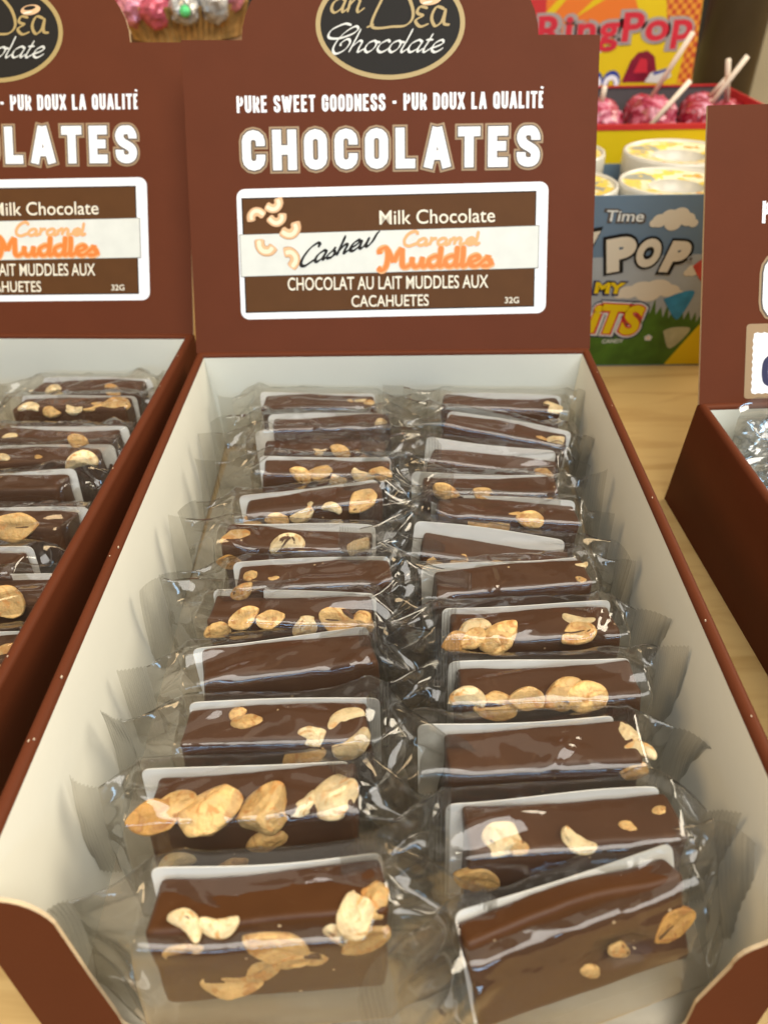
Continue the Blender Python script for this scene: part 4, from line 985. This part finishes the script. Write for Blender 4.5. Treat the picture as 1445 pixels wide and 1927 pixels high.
for ink, off, l, dx, dy in (('ink_shadow', .085, 5, .9, -1.2), ('letter_grey', .12, 6, 0, 0), ('letter_red', .028, 8, 0, 0)):
    k = off*22
    p.text('RingPop', -66-k*.8+dx, 62+k*.8+dx, 146-k+dy, 167+k+dy, [(ink, off, l)], rot=1.2, space=1.12)
p.poly([(10, 117), (15, 133), (20, 139), (28, 140.5), (35, 136), (39, 124), (36, 117)], 'grape', 5); p.poly([(19, 124), (23, 135), (29, 134), (31, 124)], 'letter_red', 5.6)
p.poly([(30, 117), (34, 124), (50, 128), (52, 121), (44, 116)], 'ink_pale', 6); p.poly([(36, 124.2), (50, 128), (50.6, 126), (37, 122)], 'blue_ink', 6.6)
for cx in (-14, 1): p.stroke([(cx-5, 115), (cx-4, 121), (cx, 123.5), (cx+4, 121), (cx+5, 115)], 5.5, 'blue_ink', 5); p.stroke([(cx-5, 114.6), (cx-4, 119), (cx, 121), (cx+4, 119), (cx+5, 114.6)], 3.6, 'ink_white', 6.2)
p.obj('header_print', hb, .00085)

M['pink_foil'] = mat('pink_wrapper', (.55, .10, .17), .28, .6, .5, 90, .6, 160)
M['red_foil'] = mat('red_wrapper', (.42, .015, .03), .28, .6, .4, 90, .6, 160)
for k_ in ('pink_foil', 'red_foil'):
    nt = M[k_].node_tree; b = nt.nodes['Principled BSDF']; t = [n for n in nt.nodes if n.type == 'TEX_COORD'][0]
    n = nt.nodes.new('ShaderNodeTexNoise'); n.inputs['Scale'].default_value = 70; n.inputs['Detail'].default_value = 3; n.inputs['Distortion'].default_value = 2.5
    nt.links.new(t.outputs['Object'], n.inputs['Vector']); c = nt.nodes.new('ShaderNodeValToRGB'); e = c.color_ramp.elements
    e[0].position = .36; e[0].color = (.22, .008, .02, 1); e[1].position = .68; e[1].color = (.66, .28, .36, 1)
    q = e.new(.5); q.color = (.42, .05, .10, 1) if k_ == 'pink_foil' else (.36, .012, .03, 1)
    nt.links.new(n.outputs[0], c.inputs[0]); nt.links.new(c.outputs[0], b.inputs['Base Color'])
M['stick'] = mat('paper_stick', (.80, .66, .52), .6, .3, .06, 60)
def lollipop(label, c, r, tip, foil, base=None):
    root = empty('lollipop', c); tag(root, label, 'lollipop', 'lollipops in the red rimmed display')
    bm = bmesh.new(); bmesh.ops.create_icosphere(bm, subdivisions=4, radius=r)
    for v in bm.verts:
        n = noise.noise(v.co*110+Vector(c)*30); v.co *= .92+.16*n+.13*(1-abs(noise.noise(v.co*190+Vector(c)*9)))**4; v.co.z *= .92
    me = bpy.data.meshes.new('candy_ball'); bm.to_mesh(me); bm.free(); me.materials.append(M[foil])
    me.polygons.foreach_set('use_smooth', np.ones(len(me.polygons), dtype=bool)); link('candy_ball', me, root)
    c = Vector(c); tip = Vector(tip); b = Vector(base) if base else c
    d = (tip-b).normalized(); st = b-c if base else d*r*.8
    g = Geo(); g.tube([st, st+(tip-b-(d*r*.8 if not base else Vector((0, 0, 0))))*.5, tip-c], .0020, 12); g.obj('stick', [M['stick']], root, True)
    return root
lollipop('pink wrapped lollipop in the middle of the display, white stick crossing its front', (.2135, .600, .0985), .0195, (.2330, .585, .1290), 'pink_foil', (.2060, .580, .0975))
lollipop('pink lollipop beside the brown card, white stick tip just showing', (.1700, .602, .0965), .0200, (.1690, .592, .1245), 'pink_foil')
lollipop('red lollipop whose long stick leans against the yellow card', (.2140, .632, .0985), .0150, (.2365, .612, .1580), 'red_foil')
lollipop('red lollipop at the right corner, stick tilted far to the right', (.2535, .604, .0970), .0165, (.2790, .600, .1432), 'red_foil')
lollipop('red lollipop at the right corner, pale stick tilted to the left', (.2840, .625, .0955), .0150, (.2665, .605, .1400), 'red_foil')
lollipop('red lollipop behind the crossed sticks, short stick tip', (.2660, .645, .0975), .0150, (.2790, .630, .1240), 'red_foil')

# ------------------------------------------------------------------ gold cup of sparkling sweets on a carton, back left
M['carton'] = mat('plain_carton', (.25, .14, .07), .8, .2, .1, 30)
root = empty('plain_carton', (-.16, .645, 0)); tag(root, 'plain brown carton hidden behind the left card, under the gold cup', 'carton')
g = Geo(); g.box(-.075, .075, -.06, .06, 0, .1615); g.obj('carton_body', [M['carton']], root); g = Geo(); g.box(-.075, .075, -.012, .012, .16155, .1620); g.obj('packing_tape', [M['kraft']], root)
M['gold'] = mat('gold_foil', (.46, .27, .09), .38, .5, .45, 120, .4, 200, metallic=.35)
root = empty('pleated_cup', (-.158, .605, .1625)); tag(root, 'gold pleated foil cup of pink and silver sweets above the left box', 'foil cup')
g = Geo(); n = 120
pr = [(.041, 0), (.0415, .003), (.043, .008), (.0455, .015), (.048, .022), (.047, .0222), (.044, .012), (.042, .006)]
for r_, z in pr:
    for k in range(n):
        q = 1+.032*(1 if k % 2 else -1)*(.4+z/.022)+.02*noise.noise(Vector((k*.3, z*60, 2)))
        g.v.append((r_*q*math.cos(math.tau*k/n), r_*q*math.sin(math.tau*k/n), z))
for j in range(len(pr)-1):
    for k in range(n): g.f.append((j*n+k, j*n+(k+1) % n, (j+1)*n+(k+1) % n, (j+1)*n+k)); g.i.append(0)
g.f.append(tuple(range(n))[::-1]); g.i.append(0)
g.obj('foil_cup', [M['gold']], root)
cols = {'pink_sweet': (.62, .22, .28), 'silver_sweet': (.42, .40, .37), 'rose_sweet': (.55, .10, .14), 'green_sweet': (.12, .62, .22)}
for k, c in cols.items(): M[k] = mat(k, c, .25, .6, .5, 160, .7, 200, metallic=.2)
rr = random.Random(12)
spots = [(-.030, -.032, .020, 'pink_sweet'), (-.011, -.040, .019, 'rose_sweet'), (.010, -.041, .021, 'silver_sweet'), (.029, -.033, .022, 'silver_sweet'), (-.036, -.016, .026, 'rose_sweet'), (-.018, -.022, .032, 'pink_sweet'), (.004, -.024, .034, 'pink_sweet'), (.024, -.018, .034, 'silver_sweet'), (.038, -.016, .027, 'pink_sweet'), (-.028, .004, .034, 'silver_sweet'), (0, .002, .040, 'rose_sweet'), (.026, .010, .036, 'pink_sweet')]
for x, y, z, m_ in spots:
    bm = bmesh.new(); bmesh.ops.create_icosphere(bm, subdivisions=3, radius=.0115)
    for v in bm.verts: v.co *= 1+.25*noise.noise(v.co*170+Vector((x, y, z))*400)
    me = bpy.data.meshes.new('sweet'); bm.to_mesh(me); bm.free(); me.materials.append(M[m_]); o = link('sweet', me, root, (x, y, z))
    tag(o, {'pink_sweet': 'pink foil sweet', 'silver_sweet': 'silver foil sweet', 'rose_sweet': 'deep rose foil sweet'}[m_])
bm = bmesh.new(); bmesh.ops.create_icosphere(bm, subdivisions=2, radius=.004); me = bpy.data.meshes.new('sweet'); bm.to_mesh(me); bm.free(); me.materials.append(M['green_sweet'])
o = link('sweet', me, root, (.013, -.0535, .020)); tag(o, 'small green sweet')

# ------------------------------------------------------------------ far right: dark post, pale panel, two small packets
M['post'] = mat('dark_olive_post', (.055, .045, .030), .5, .4, .25, 20)
root = empty('dark_post', (.392, .93, 0)); tag(root, 'dark olive upright post in the upper right background', 'post')
g = Geo(); g.lathe([(0, 0), (.034, 0), (.034, .9), (0, .9)], 48); g.obj('post_shaft', [M['post']], root, True); g = Geo(); g.lathe([(.036, 0), (.042, 0), (.042, .012), (.036, .013)], 48); g.obj('foot_ring', [M['post']], root, True)
M['sage'] = mat('sage_board', (.38, .33, .22), .7, .2, .06, 12)
g = Geo(); g.box(.455, .80, 1.05, 1.07, 0, .8); o = g.obj('pale_panel', [M['sage']]); tag(o, 'pale sage panel behind the dark post', 'panel')
M['pink_pack'] = mat('dusty_pink_pack', (.33, .14, .16), .6, .3, .08, 20)
M['lemon_pack'] = mat('pale_yellow_pack', (.80, .70, .26), .5, .3, .12, 40)
g = Geo(); g.box(.315, .357, .96, .99, 0, .1005); o = g.obj('yellow_packet', [M['lemon_pack']]); tag(o, 'pale yellow packet standing beside the dark post', 'packet')
g = Geo(); g.box(.318, .356, .962, .988, .1006, .1440); o = g.obj('pink_packet', [M['pink_pack']]); tag(o, 'dusty pink packet lying on top of the yellow packet', 'packet')
